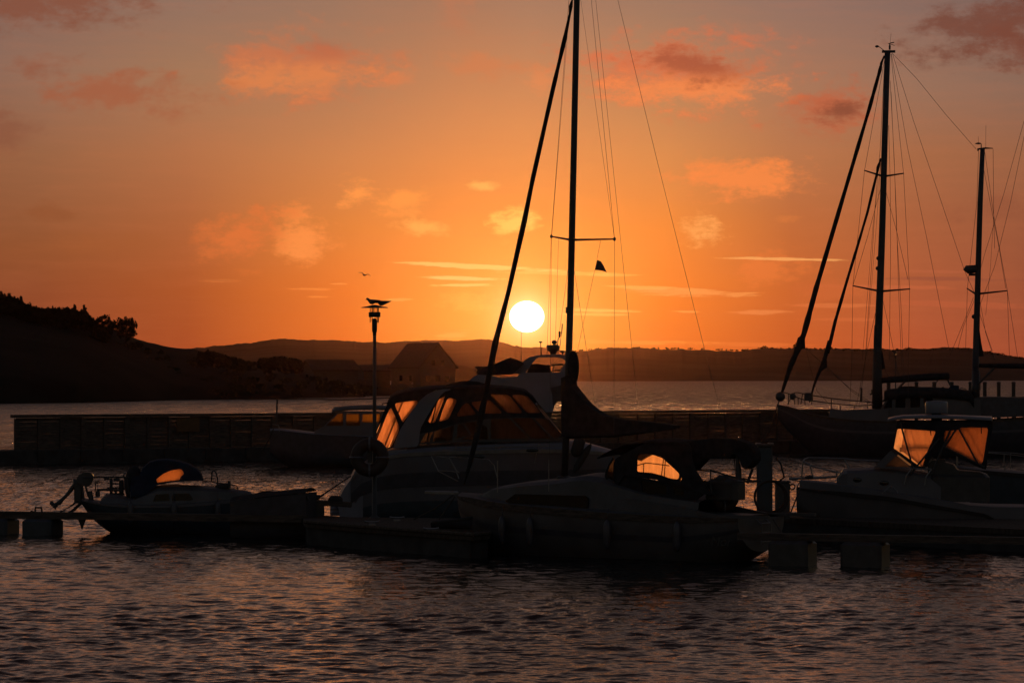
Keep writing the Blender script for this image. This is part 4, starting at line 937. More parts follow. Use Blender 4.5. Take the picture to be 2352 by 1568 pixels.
    fm = MB(); n = len(fl_); fm.add([(p[0], p[1] + .02 * math.sin(i * 1.7) - .004, p[2]) for i, p in enumerate(fl_)] + [(p[0], p[1] + .02 * math.sin(i * 1.7) + .004, p[2]) for i, p in enumerate(fl_)],
        [tuple(range(n)), tuple(range(n, 2 * n))[::-1]] + [(i, (i + 1) % n, n + (i + 1) % n, n + i) for i in range(n)]); fm.build('pennant', 'flag', r)
    # pulpit
    for pts, off in ((Z4((1240,340),(1085,262),(1028,145),(1100,148),(1172,160),(1210,240),(1250,275)), -.35), (Z4((1172,152),(1330,158),(1480,172),(1520,215),(1550,330)), .35), (Z4((1090,258),(1170,262),(1250,272)), -.3), (Z4((1172,160),(1215,235),(1245,320)), -.35)):
        MB().tube([fr.p(*q, off) for q in pts], .014, 6).build('pulpit_rail', 'steel', r)
    MB().rbox(tuple(fr.p(*Z4((1110, 428))[0])), (.95, .26, .07), .02).build('bow_roller', 'steel', r)
    for q in ((1548, 180), (1950, 170)):
        a, b2 = fr.p(*Z4(q)[0], -1.1), fr.p(*Z4((q[0], q[1] + 250))[0], -1.1); MB().tube([a, b2], .013, 6).build('stanchion', 'steel', r)
    # spray hood / cockpit tent
    S5 = Z5((600,360),(625,310),(670,285),(760,240),(830,200),(900,172),(1040,158),(1150,156),(1240,168),(1320,184),(1330,260),(1340,330),(1372,420),(1440,525),(1530,650),(1450,650),(1300,590),(1160,545),(1000,510),(830,490),(700,470),(640,560),(606,540),(600,470))
    b = .85
    HW = [rnd(fr.xz(h, -b), .05) for h in (Z5((822,300),(830,280),(850,272),(920,271),(980,280),(1060,308),(1150,388),(1222,458),(1212,505),(1160,512),(1040,468),(950,446),(816,436)), Z5((1232,492),(1244,496),(1240,520),(1228,534),(1220,528)))]
    w = MB().plate(rnd(fr.xz(S5, -b), .05), -b - .018, -b + .018, HW).build('sprayhood_side', 'canvas', r)
    for h in HW: MB().sheet(h, -b).build('window', 'vinylh', w)
    for q in (Z5((1068, 300), (1045, 480)), Z5((880, 360), (878, 440)), Z5((1085, 310), (1072, 490)), Z5((820, 375), (900, 352), (1000, 362), (1120, 378))):
        MB().tube([fr.p(*k, -b + .12) for k in q], .012, 6).build('hoop', 'alu', r)
    MB().canopy(fr.xz(Z5((640,300),(700,262),(800,212),(900,172),(1040,156),(1150,150),(1240,162),(1320,184)), 0), b + .02, .08, .03).build('sprayhood_top', 'canvas', r, True)
    fw = fr.xz(Z5((600,300),(570,360),(540,430),(530,480),(545,520),(600,560),(612,540),(604,440),(612,350)), -b + .2)
    MB().plate(fw, -b + .16, -b + .2).build('front_window', 'vinyldim', r)
    MB().tube([fr.p(*q, -b + .1) for q in Z5((596,310),(560,370),(530,440),(522,480),(545,525),(605,562))], .025, 8).build('hood_hem', 'canvas', r, True)
    side_panel(fr, r, 'cockpit_dodger', Z5((640,560),(700,470),(830,490),(1160,545),(1300,590),(1450,650),(1380,700),(1200,690),(900,680),(660,620)), [Z5((860,520),(940,530),(1100,560),(1100,650),(870,640)), Z5((1170,580),(1270,610),(1260,660),(1165,650))], b - .05, pane='darkglass', r=.04)
    # stern gear: pushpit, gallows, outboard bracket
    for pts, off in ((Z5((1510,415),(1512,520),(1510,650)), -.8), (Z5((1510,420),(1650,465),(1760,500),(1850,525),(1990,520)), -.8), (Z5((1380,420),(1510,428),(1700,478),(1900,520)), .7), (Z5((1420,540),(1510,535),(1700,535),(1960,530)), -.8), (Z5((1510,540),(1520,640),(1545,650)), -.8)):
        MB().tube([fr.p(*q, off) for q in pts], .018, 6).build('pushpit_rail', 'alu', r)
    MB().tube([fr.p(*q) for q in Z5((1755,270),(1768,340),(1775,420),(1785,640))], [.03, .05, .07, .06], 8).build('gallows_post', 'alu', r)
    MB().tube([fr.p(*q) for q in Z5((1905,410),(1880,480),(1858,545))], .035, 8).build('gallows_strut', 'alu', r)
    for q0, q1 in (((1733,270),(1752,520)), ((1938,330),(1955,540)), ((1728,280),(1740,400))): MB().tube([fr.p(*Z5(q0)[0], .1), fr.p(*Z5(q1)[0], .1)], .008, 5).build('sheet', 'rope', r)
    a = fr.p(*Z5((1650, 600))[0], -.3); MB().rbox((a[0], -.3, a[2]), (.95, .5, .5), .1).build('stern_locker', 'black', r)
    a = fr.p(*Z5((1640, 535))[0], -.3); MB().rbox((a[0], -.3, a[2]), (.42, .4, .35), .08).build('outboard_cowl', 'black', r)
    for q0, q1 in (((1650,640),(1560,770)),): pass
    # coaming along the cockpit
    both(lambda sg: MB().plate(fr.xz(Z5((640,680),(820,700),(1200,760),(1460,818),(1600,845),(2060,850),(2060,880),(1450,872),(560,842)), -1.0), sg * 1.0 - .04, sg * 1.0 + .04), 'coaming', 'dimgel', r)
    # boarding ladder on the stern and faint name letters
    x1_ = x1 + .04
    for q in (-.2, .2): MB().tube([(x1_ - .1, q, sheer[-1][1]), (x1_ + .12, q, .9), (x1_ + .1, q, .45)], .015, 6).build('ladder_rail', 'steel', r)
    for z in (.5, .72, .94): MB().tube([(x1_ + .1, -.2, z), (x1_ + .1, .2, z)], .014, 6).build('ladder_rung', 'steel', r)
    cu = bpy.data.curves.new('name_letters', 'FONT'); cu.body = 'Mor'; cu.size = .32; cu.extrude = .004; cu.shear = .25
    tmp = bpy.data.objects.new('name_letters', cu); me = bpy.data.meshes.new_from_object(tmp); bpy.data.objects.remove(tmp); me.materials.append(M['black'])
    no = bpy.data.objects.new('name_letters', me); col.objects.link(no); no.parent = r
    a = fr.p(1636, 1252, -hbf(x1 - .4) - .0); no.location = (a[0], -hbf(a[0]) - .035 + .0, a[2]); no.rotation_euler = (R(90), 0, R(10))
    for i, u_ in enumerate((1150, 1228, 1410, 1560)):
        x = fr.p(u_, 1220, -1.3)[0]; fender(r, x, -hbf(x) - .10, .62, .10, .6)
    tag(r, 'sailing yacht in front with tall mast, furled genoa and glowing sprayhood window', 'sailing boat'); return fr, st
SB, SBst = sailing_yacht()

# ------------------------------------------------------------------ small sailboat hull with outboard, left
def small_boat():
    fr = Frame(380, 103.5, 4); r = fr.root('small_cabin_boat')
    hbt = [(-2.6, .85), (-1.2, 1.05), (.5, 1.05), (1.8, .7), (2.6, .05)]; hbf = lambda x: interp(hbt, x)
    sheer = resolve(fr, hbf, [(186,1149),(240,1157),(300,1160),(390,1159.5),(470,1154),(540,1147),(583,1140)])
    x0, x1 = sheer[0][0], sheer[-1][0]; st = []
    kl = fr.xz([(186,1152),(204,1180),(222,1200),(251,1222),(300,1240),(450,1248),(560,1248),(575,1236),(583,1150)], 0)
    for i in range(30):
        t = i / 29; x = x0 + (x1 - x0) * t; st.append((x, interp(sheer, x), min(interp(kl, x), interp(sheer, x) - .03), max(.02, hbf(x))))
    hull(st, 'round', 11).build('hull', 'bluepaint', r, True); deck_mesh(st, .05).build('deck', 'dimgel', r, True)
    stripe(st, 'round', .95, 1.0, .02, 3).build('rub_rail', 'gelgrey', r, True)
    ct = fr.xz(Z2b((610,520),(640,470),(800,480),(940,510),(1100,440),(1220,380),(1400,372),(1700,385),(1860,398),(2000,415),(2140,432),(2240,455),(2262,490)), 0); rows = []
    for i in range(34):
        x = ct[0][0] + (ct[-1][0] - ct[0][0]) * i / 33; hb = hbf(x) * .72; zs = interp(sheer, x) - .02; zt = max(zs + .02, interp(ct, x) - .04)
        rows.append([(x, -hb, zs), (x, -hb * .9, zs + (zt - zs) * .8), (x, -hb * .7, zt), (x, 0, zt + .05), (x, hb * .7, zt), (x, hb * .9, zs + (zt - zs) * .8), (x, hb, zs)])
    MB().loft(rows, closed=False).build('cabin', 'dimgel', r)
    for a in (Z2b((1165,552),(1200,478),(1340,470),(1350,545)), Z2b((1372,548),(1385,470),(1560,468),(1600,530),(1420,545))):
        w = rnd(fr.xz(a, -.72), .03); both(lambda sg: MB().plate(w, sg * .72 - .02, sg * .72 + .02), 'cabin_window', 'darkglass', r)
    b = .62
    side_panel(fr, r, 'hood_side', Z2b((925,505),(920,400),(935,300),(1020,270),(1060,200),(1130,135),(1220,115),(1320,112),(1450,130),(1560,165),(1650,220),(1690,268),(1712,330),(1500,335),(1330,352),(1210,378),(1130,445),(1060,500)),
        [Z2b((1202,312),(1280,252),(1360,218),(1450,202),(1480,208),(1500,245),(1498,262),(1462,292),(1458,320),(1330,334),(1240,346),(1215,356))], b, m='canvasblue', pane='vinylb', r=.04, hr=.03)
    MB().canopy(fr.xz(Z2b((1020,290),(1060,205),(1130,140),(1220,116),(1320,110),(1450,128),(1560,163),(1650,218),(1690,268),(1710,325)), 0), b, .06, .03).build('hood_top', 'canvasblue', r, True)
    fw = fr.xz(Z2b((1560,172),(1645,222),(1690,275),(1706,328),(1690,330),(1670,290),(1600,220)), -.4); MB().plate(fw, -.42, -.38).build('hood_window', 'vinyldim', r)
    mb = MB(); 
    A = fr.p(*Z2b((965, 380))[0]); mb.ell((A[0], 0, A[2]), (.27, .5, .58), 14, 10); mb.build('rolled_cover', 'canvas', r, True)
    rl = lambda pts, off, rad=.014, nm='rail': MB().tube([fr.p(*q, off) for q in Z2b(*pts)], rad, 6).build(nm, 'alu', r)
    rl([(400,290),(520,292),(700,288),(860,290),(905,290)], -.6, .022); rl([(850,290),(852,262),(868,245),(884,262),(890,300),(900,420),(915,470)], -.5, .02); rl([(862,290),(860,430)], -.5, .02)
    rl([(545,330),(550,500)], .5); rl([(560,335),(520,500)], .5, .008); rl([(568,335),(575,500)], .5, .008); rl([(555,335),(620,348),(700,355)], .5, .008); rl([(560,430),(640,425),(800,432),(830,440)], 0, .035, 'tiller')
    rl([(715,300),(716,475)], .3, .045, 'rail_post'); rl([(730,362),(800,362)], .3, .02); rl([(825,320),(826,470)], .3, .07, 'stove'); rl([(670,408),(800,405)], .3, .022); rl([(700,470),(860,475)], .3, .03)
    rl([(640,305),(700,300)], -.6, .05, 'rail_clamp'); rl([(740,318),(810,320)], -.6, .05, 'rail_clamp'); rl([(765,395),(768,470)], .3, .03); rl([(745,440),(800,430)], .3, .035)
    rl([(395,310),(420,540)], -.3, .03, 'bracket'); rl([(440,390),(470,500),(510,520)], -.3, .03, 'bracket'); rl([(485,440),(500,540)], -.3, .07, 'jerrycan'); rl([(570,440),(575,500)], -.2, .06, 'rail_post')
    rl([(1802,330),(1804,240),(1815,224),(1832,222),(1848,240),(1868,320)], -.2, .02); rl([(1868,310),(1862,420)], -.2, .02); rl([(1700,340),(1800,338),(1860,355),(1960,362),(2070,382),(2088,425)], -.25, .018)
    rl([(1990,330),(1992,425)], -.2, .045, 'bow_post'); rl([(1962,360),(1958,345),(1972,332),(1986,340)], -.2, .01)
    A = fr.p(*Z2b((1920, 395))[0]); MB().ell((A[0], 0, A[2]), (.22, .25, .09)).build('coiled_line', 'rope', r, True)
    # outboard motor tilted up at the stern
    mo = bpy.data.objects.new('outboard_motor', None); col.objects.link(mo); mo.parent = r
    cw = fr.xz(Z2b((338,345),(345,300),(380,262),(420,240),(470,234),(505,242),(524,268),(526,310),(508,350),(482,388),(440,392),(400,370)), -.1)
    MB().plate(rnd(cw, .05), -.30, .10).plate(rnd([(x * .93 + cw[0][0] * .07, z) for x, z in cw], .05), -.33, .13).build('cowl', 'black', mo)
    MB().tube([fr.p(*q, -.1) for q in Z2b((350,320),(335,380),(300,400),(240,480),(190,530),(150,570),(120,585))], [.13, .10, .065, .05, .05, .075, .04], 10).build('leg', 'black', mo, True)
    pr = MB(); c = Vector(fr.p(*Z2b((100, 600))[0], -.1)); d = Vector((-.68, 0, -.73))
    pr.tube([c + d * .06, c - d * .1], [.02, .05], 8)
    for k in range(3):
        a = k * 2.09 + .5; e = Vector((0, 1, 0)) * math.cos(a) + Vector((.73, 0, -.68)) * math.sin(a); f_ = d * .05
        pr.loft([[c + e * .03 - f_, c + e * .03 + f_, c + e * .035], [c + e * .13 - f_ * 1.3 + d.cross(e) * .05, c + e * .13 + f_ - d.cross(e) * .05, c + e * .135], [c + e * .17, c + e * .172, c + e * .171]], True, True)
    pr.build('propeller', 'black', mo); MB().rbox(fr.p(*Z2b((362, 455))[0], -.1), (.24, .3, .62), .05).build('clamp', 'black', mo)
    for x_ in (300, 400, 500): 
        x = fr.p(x_, 1190, -1.0)[0]; fender(r, x, -hbf(x) - .08, .62, .09, .5)
    tag(r, 'small cabin boat on the left with tilted outboard and round canvas hood', 'cabin boat'); return fr
LB = small_boat()

# ------------------------------------------------------------------ covered workboat right of it
def workboat():
    fr = Frame(630, 100.6, -8); r = fr.root('workboat'); hbt = [(-1.8, .05), (-1.0, .6), (0, .85), (.9, .8)]; hbf = lambda x: interp(hbt, x)
    sheer = resolve(fr, hbf, [(528,1152),(583,1145),(620,1141),(660,1137),(702,1133)]); x0, x1 = sheer[0][0], sheer[-1][0]; st = []
    for i in range(16):
        t = i / 15; x = x0 + (x1 - x0) * t; st.append((x, interp(sheer, x), -.35, max(.03, hbf(x))))
    hull(st, 'chine', 9).build('hull', 'navy', r, True); deck_mesh(st, .12, -.02).build('tarpaulin', 'canvas', r, True)
    hp = fr.xz(Z2((1880,335),(1905,312),(1945,297),(1975,306),(1998,328)), 0); MB().ell(((hp[0][0] + hp[-1][0]) / 2, 0, hp[0][1] - .02), (.4, .4, hp[2][1] - hp[0][1] + .04), 14, 8).build('bundle', 'canvas', r, True)
    a = fr.p(678, 1130); MB().rbox((a[0], 0, a[2]), (.16, .14, .12), .03).build('bollard', 'black', r)
    a = fr.p(692, 1133); MB().rbox((a[0], 0, a[2] - .05), (.55, 1.5, .07), .02).build('transom_board', 'wood', r)
    MB().tube([fr.p(*q, -.7) for q in Z2((2195,330),(2225,335),(2235,360))], .035, 8).build('handle', 'alu', r)
    tag(r, 'dark low workboat under a tarpaulin, stern towards the lamp post dock', 'boat')
workboat()

# ------------------------------------------------------------------ walkaround motorboat, right
def walkaround():
    fr = Frame(2080, 100, -8); r = fr.root('walkaround_boat')
    hbt = [(-3.3, .04), (-2.6, .55), (-1.4, 1.05), (0, 1.22), (4.5, 1.2)]; hbf = lambda x: interp(hbt, x)
    sheer = resolve(fr, hbf, [(1829,1119),(1880,1125),(1935,1129),(2043,1140),(2151,1160),(2266,1180),(2310,1207),(2352,1226),(2400,1232)])
    x0, x1 = sheer[0][0], sheer[-1][0]; st = []
    for i in range(30):
        t = i / 29; x = x0 + (x1 - x0) * t; zs = interp(sheer, x); st.append((x, zs, min(zs - .1, -.4 + 1.1 * max(0, 1 - t / .28) ** 1.4), max(.02, hbf(x))))
    hull(st, 'chine', 11).build('hull', 'dullhull', r, True); stripe(st, 'chine', .93, 1.0, .03, 3).build('rub_rail', 'rubber', r, True)
    # topsides above the rub rail
    top = resolve(fr, hbf, Z7((425,372),(560,385),(750,405),(1000,440),(1200,470),(1540,520),(1900,590),(2080,596),(2352,600))); rows = []
    for i in range(26):
        x = top[0][0] + (min(top[-1][0], x1) - top[0][0]) * i / 25; hb = max(.03, hbf(x) * .97); z0 = interp(sheer, x); z1 = max(z0 + .05, interp(top, x))
        rows.append([(x, -hb, z0), (x, -hb, z1), (x, -hb * .9, z1 + .02), (x, 0, z1 - .02), (x, hb * .9, z1 + .02), (x, hb, z1), (x, hb, z0)])
    MB().loft(rows, closed=False).build('gunwale', 'gelgrey', r)
    # cuddy cabin
    ct = fr.xz(Z7((742,340),(755,300),(820,282),(1050,272),(1090,262),(1250,275),(1420,300),(1560,330),(1640,400)), -.6); rows = []
    for i in range(20):
        x = ct[0][0] + (ct[-1][0] - ct[0][0]) * i / 19; zb = interp(top, x) - .02; zt = max(zb + .03, interp(ct, x)); w = .78 if i > 2 else .45 + .15 * i
        rows.append([(x, -w, zb), (x, -w * .97, zt - .08), (x, -w * .85, zt), (x, 0, zt + .05), (x, w * .85, zt), (x, w * .97, zt - .08), (x, w, zb)])
    MB().loft(rows, closed=False, caps=False).add(rows[0], [tuple(range(7))]).build('cuddy_cabin', 'gelgrey', r)
    for c, rx in (((922, 360), .12), ((1152, 388), .13)):
        a = fr.p(*Z7(c)[0], -.79); MB().ell((a[0], -.79, a[2]), (rx, .02, .065), 14, 6).build('porthole', 'darkglass', r, True)
    b = .86
    # hardtop and canvas frieze
    ht = fr.xz(ZR((215,690),(330,665),(450,648),(720,640),(1000,640),(1240,648),(1500,658),(1830,672),(1840,700)), 0)
    MB().canopy(ht, lambda x: .95, .05, .06).build('hardtop', 'gel', r, True)
    a = fr.p(*ZR((965, 500))[0]); rad = MB().lathe((a[0], 0, a[2] - .17), [(.30, 0), (.31, .02), (.31, .28), (.285, .325), (.1, .34)], 24).build('radar_dome', 'gel', r, True)
    MB().rbox((a[0], 0, a[2] - .27), (.3, .3, .2), .03).build('radar_mount', 'black', rad)
    side_panel(fr, r, 'canvas_side', ZR((350,705),(700,725),(1240,715),(1830,700),(1835,850),(1800,1000),(1745,1390),(1740,1480),(1640,1450),(1540,1400),(1110,1180),(1000,1180),(900,1240),(780,1470),(640,1445),(290,1172),(280,1110)),
        [ZR((352,838),(600,852),(945,876),(945,905),(880,1060),(790,1260),(745,1432),(700,1430),(640,1400),(292,1150),(305,1080)), ZR((1095,872),(1300,858),(1340,822),(1500,818),(1755,822),(1772,850),(1765,900),(1690,1360),(1665,1392),(1620,1388),(1110,1128),(1072,1020))],
        b, panes=['vinyl', 'vinylc'], bars=[ZR((395,740),(600,1470)), ZR((1310,830),(1620,1400)), ZR((1180,860),(880,1560)), ZR((1262,860),(1090,1120)), ZR((1010,990),(540,1568)), ZR((300,1165),(700,1440)), ZR((1080,1120),(1720,1440))], r=.03, hr=.04, br=.026)
    for q in ([(870, 860), (880, 945)], [(1665, 820), (1668, 915)]):
        MB().tube([fr.p(*p, -b) for p in ZR(*q)], .014, 6).build('strap', 'canvas', r)
    MB().tube([(x, y, z) for (x, z), y in zip(fr.xz(ZR((290,1130),(600,1115),(900,1120)), b), (b, b, b))], .06, 8).build('shadow_band', 'canvas', r)  # dark tube shaped to stand in for the shadow band across the window
    # windscreen
    ws = rnd(fr.xz(ZR((245,1182),(330,1250),(590,1452),(560,1458),(90,1455),(0,1440)), -b), .02); wh = rnd(fr.xz(ZR((330,1262),(560,1438),(150,1432)), -b), .02)
    for sg in (-1, 1):
        w = MB().plate(ws, sg * b - .03, sg * b + .03, [wh]).build('windscreen_side', 'gelgrey', r); MB().sheet(wh, sg * b).build('pane', 'vinyldim', w)
    a0, a1 = fr.xz(ZR((250, 1180), (0, 1440)), 0)
    for ya, yb in ((-b, -b + .06), (-.03, .03), (b - .06, b)): w = MB().add([(a0[0], ya, a0[1]), (a0[0], yb, a0[1]), (a1[0], yb, a1[1]), (a1[0], ya, a1[1]), (a0[0] + .03, ya, a0[1]), (a0[0] + .03, yb, a0[1]), (a1[0] + .03, yb, a1[1]), (a1[0] + .03, ya, a1[1])], [(0, 1, 2, 3), (4, 7, 6, 5), (0, 4, 5, 1), (1, 5, 6, 2), (2, 6, 7, 3), (3, 7, 4, 0)]).build('windscreen_frame', 'gelgrey', r)
    for ya, yb in ((-b + .06, -.03), (.03, b - .06)): MB().add([(a0[0] + .01, ya, a0[1]), (a0[0] + .01, yb, a0[1]), (a1[0] + .01, yb, a1[1]), (a1[0] + .01, ya, a1[1])], [(0, 1, 2, 3)]).build('pane', 'vinyl', w)
    # console, seats, lower canvas
    MB().plate(rnd(fr.xz(ZR((820,1568),(830,1400),(900,1330),(1000,1340),(1230,1400),(1290,1490),(1640,1520),(1760,1568),(1760,1680),(820,1680)), -.6), .04), -.6, .6).build('console', 'black', r)
    a = fr.p(*ZR((868, 1340))[0], -.3); MB().lathe((a[0], -.3, a[2]), [(.07, -.01), (.07, .02)], 14, 'y').torus((a[0], -.35, a[2]), .1, .014).build('steering_wheel', 'steel', r)
    MB().rbox(fr.p(*ZR((1050, 1345))[0], -.2), (.2, .2, .12), .02).build('instrument', 'gelgrey', r)
    MB().rbox(fr.p(*Z7((1800, 430))[0], -.4), (1.6, .7, .75), .08).build('cockpit_seat', 'black', r)
    # bow rail
    rl = lambda pts, off, rad=.019, nm='bow_rail': MB().tube([fr.p(*q, off) for q in Z7(*pts)], rad, 8).build(nm, 'steel', r)
    MB().tube([fr.p(*Z7((455,200))[0], -.25), fr.p(*Z7((468,182))[0], -.05), fr.p(*Z7((500,171))[0], .2)], .019, 8).build('bow_rail', 'steel', r)
    rl([(500,171),(650,173),(800,178),(900,190),(1110,200)], .2); rl([(455,200),(520,238),(640,272),(735,292),(880,325),(1040,362),(1200,395),(1330,420)], -.25)
    rl([(455,200),(447,290),(443,365)], -.25); rl([(515,240),(530,300),(548,348)], -.3); rl([(735,292),(755,350),(778,410)], -.5); rl([(800,178),(830,230),(852,268)], .3); rl([(1040,362),(1060,430)], -.7)
    rl([(335,352),(380,350),(440,348),(560,345),(740,335)], 0, .035, 'anchor_roller'); rl([(360,360),(430,375),(400,425)], 0, .02, 'anchor'); a = fr.p(*Z7((510, 336))[0]); MB().ell((a[0], 0, a[2]), (.13, .12, .05)).build('windlass', 'black', r, True)
    rl([(1390,262),(1340,330),(1325,400)], -.95, .022, 'grab_rail'); rl([(1560,270),(1510,340),(1500,410)], -.95, .022, 'grab_rail'); rl([(1395,265),(1560,268)], -.95, .018, 'grab_rail')
    rl([(1130,480),(1180,440),(1205,415),(1240,430),(1272,475)], -1.1, .018, 'cleat_line')
    tag(r, 'white walkaround motorboat on the right with hardtop radar and orange-lit canvas', 'motorboat'); return fr
RB = walkaround()

# ------------------------------------------------------------------ boats cut by the right edge
def edge_boat(u, Y, yaw, name, label, L_, W_, z, cab, dark):
    fr = Frame(u, Y, yaw); r = fr.root(name); st = []
    for i in range(18):
        t = i / 17; st.append((-L_ / 2 + L_ * t, z + .3 * (1 - t) ** 2, -.3 + .9 * max(0, 1 - t / .3) ** 1.5, max(.02, W_ / 2 * min(1, (t / .35)) ** .6)))
    hull(st, 'chine', 9).build('hull', dark, r, True); deck_mesh(st, .06).build('deck', 'dimgel', r, True); stripe(st, 'chine', .93, 1, .025, 3).build('rub_rail', 'rubber', r, True)
    w = W_ * .36; x0, x1, zc = cab; rows = []
    for x, zz, k in ((x0, z + .08, .8), (x0 + .3, z + .1 + (zc - z) * .5, .95), (x0 + .9, zc, 1), (x1 - .2, zc, 1), (x1, zc - .1, 1), (x1 + .02, z, 1)):
        rows.append([(x, -w * k, z - .05), (x, -w * k * .95, zz - .06), (x, -w * k * .8, zz), (x, w * k * .8, zz), (x, w * k * .95, zz - .06), (x, w * k, z - .05)])
    MB().loft(rows, closed=False).build('cabin', 'gelgrey', r)
    both(lambda sg: MB().plate(rnd([(x0 + .8, zc - .42), (x0 + 1.05, zc - .14), (x1 - .3, zc - .14), (x1 - .3, zc - .42)], .04), sg * w * .975 - .02, sg * w * .975 + .02), 'cabin_window', 'darkglass', r)
    for sg in (-1, 1):
        MB().tube([(-L_ / 2 + .15, sg * .1, z + .8), (-L_ / 4, sg * W_ * .38, z + .72), (x0 + .6, sg * W_ * .44, z + .6)], .016, 6).build('bow_rail', 'steel', r)
        for xx, yy, hh in ((-L_ / 2 + .2, .12, .8), (-L_ / 4, W_ * .38, .72), (x0 + .5, W_ * .44, .6)): MB().tube([(xx, sg * yy, z + .1), (xx, sg * yy, z + hh)], .013, 6).build('stanchion', 'steel', r)
    tag(r, label, 'motorboat'); return fr, r
edge_boat(2445, 112, -14, 'moored_motorboat', 'pale motorboat cut by the right edge, its bow rail behind the walkaround boat', 7.0, 2.4, 1.35, (-1.2, 2.2, 2.75), 'bluepaint')

# ------------------------------------------------------------------ cabin cruiser by the breakwater
def cruiser():
    fr = Frame(760, 178, 3); r = fr.root('cabin_cruiser'); hbt = [(-2.9, .03), (-2.0, .7), (-.5, 1.1), (3, 1.15)]; hbf = lambda x: interp(hbt, x)
    sheer = resolve(fr, hbf, ZP((268,582),(400,580),(580,600),(860,632),(1200,650),(1500,662),(1900,675))); x0, x1 = sheer[0][0], sheer[-1][0]; st = []
    for i in range(22):
        t = i / 21; x = x0 + (x1 - x0) * t; st.append((x, interp(sheer, x), -.35 + 1.0 * max(0, 1 - t / .3) ** 1.5, max(.02, hbf(x))))
    hull(st, 'chine', 9).build('hull', 'navy', r, True); deck_mesh(st, .1, -.02).build('deck', 'gel', r, True)
    b = .85
    side_panel(fr, r, 'wheelhouse_side', ZP((860,632),(870,580),(1000,520),(1160,345),(1110,320),(1850,320),(1850,660)), [ZP((1020,512),(1160,375),(1180,348),(1252,346),(1252,512)), ZP((1295,355),(1475,352),(1478,512),(1292,512)), ZP((1515,355),(1760,352),(1740,465),(1510,468))], b, m='gelgrey', pane='darkpane', pname='window', r=.03, hr=.03)
    MB().canopy(fr.xz(ZP((1098,312),(1150,278),(1300,262),(1480,250),(1700,252),(1850,262)), 0), b + .08, .08, .16).build('roof', 'gelgrey', r, True)
    MB().tube([fr.p(*q, -.7) for q in ZP((1120,270),(1300,256),(1480,242),(1700,244),(1840,258))], .022, 6).build('roof_rail', 'steel', r)
    MB().tube([fr.p(*q, 0) for q in ZP((1760,250),(1790,212),(1860,204))], .03, 6).build('light_arch', 'black', r)
    fs = fr.xz(ZP((1160, 345), (1000, 520)), 0); MB().add([(fs[0][0], -b, fs[0][1]), (fs[0][0], b, fs[0][1]), (fs[1][0], b, fs[1][1]), (fs[1][0], -b, fs[1][1])], [(0, 1, 2, 3)]).build('windscreen', 'vinyldim', r)
    for off in (-.5, .5):
        MB().tube([fr.p(*q, off) for q in ZP((300,492),(380,502),(400,545),(600,560),(850,590),(1200,625),(1500,655))], .016, 6).build('bow_rail', 'steel', r)
    for q0, q1 in (((385,510),(395,590)),((578,560),(580,612)),((790,585),(792,632))): MB().tube([fr.p(*ZP(q0)[0], -.5), fr.p(*ZP(q1)[0], -.5)], .015, 6).build('stanchion', 'steel', r)
    tag(r, 'small cabin cruiser with three side windows moored against the breakwater', 'cabin cruiser')
M['darkpane'] = vinyl('amber_tinted_glass', 0.45, (0.30, 0.20, 0.08), 0.4, 0.3)
cruiser()
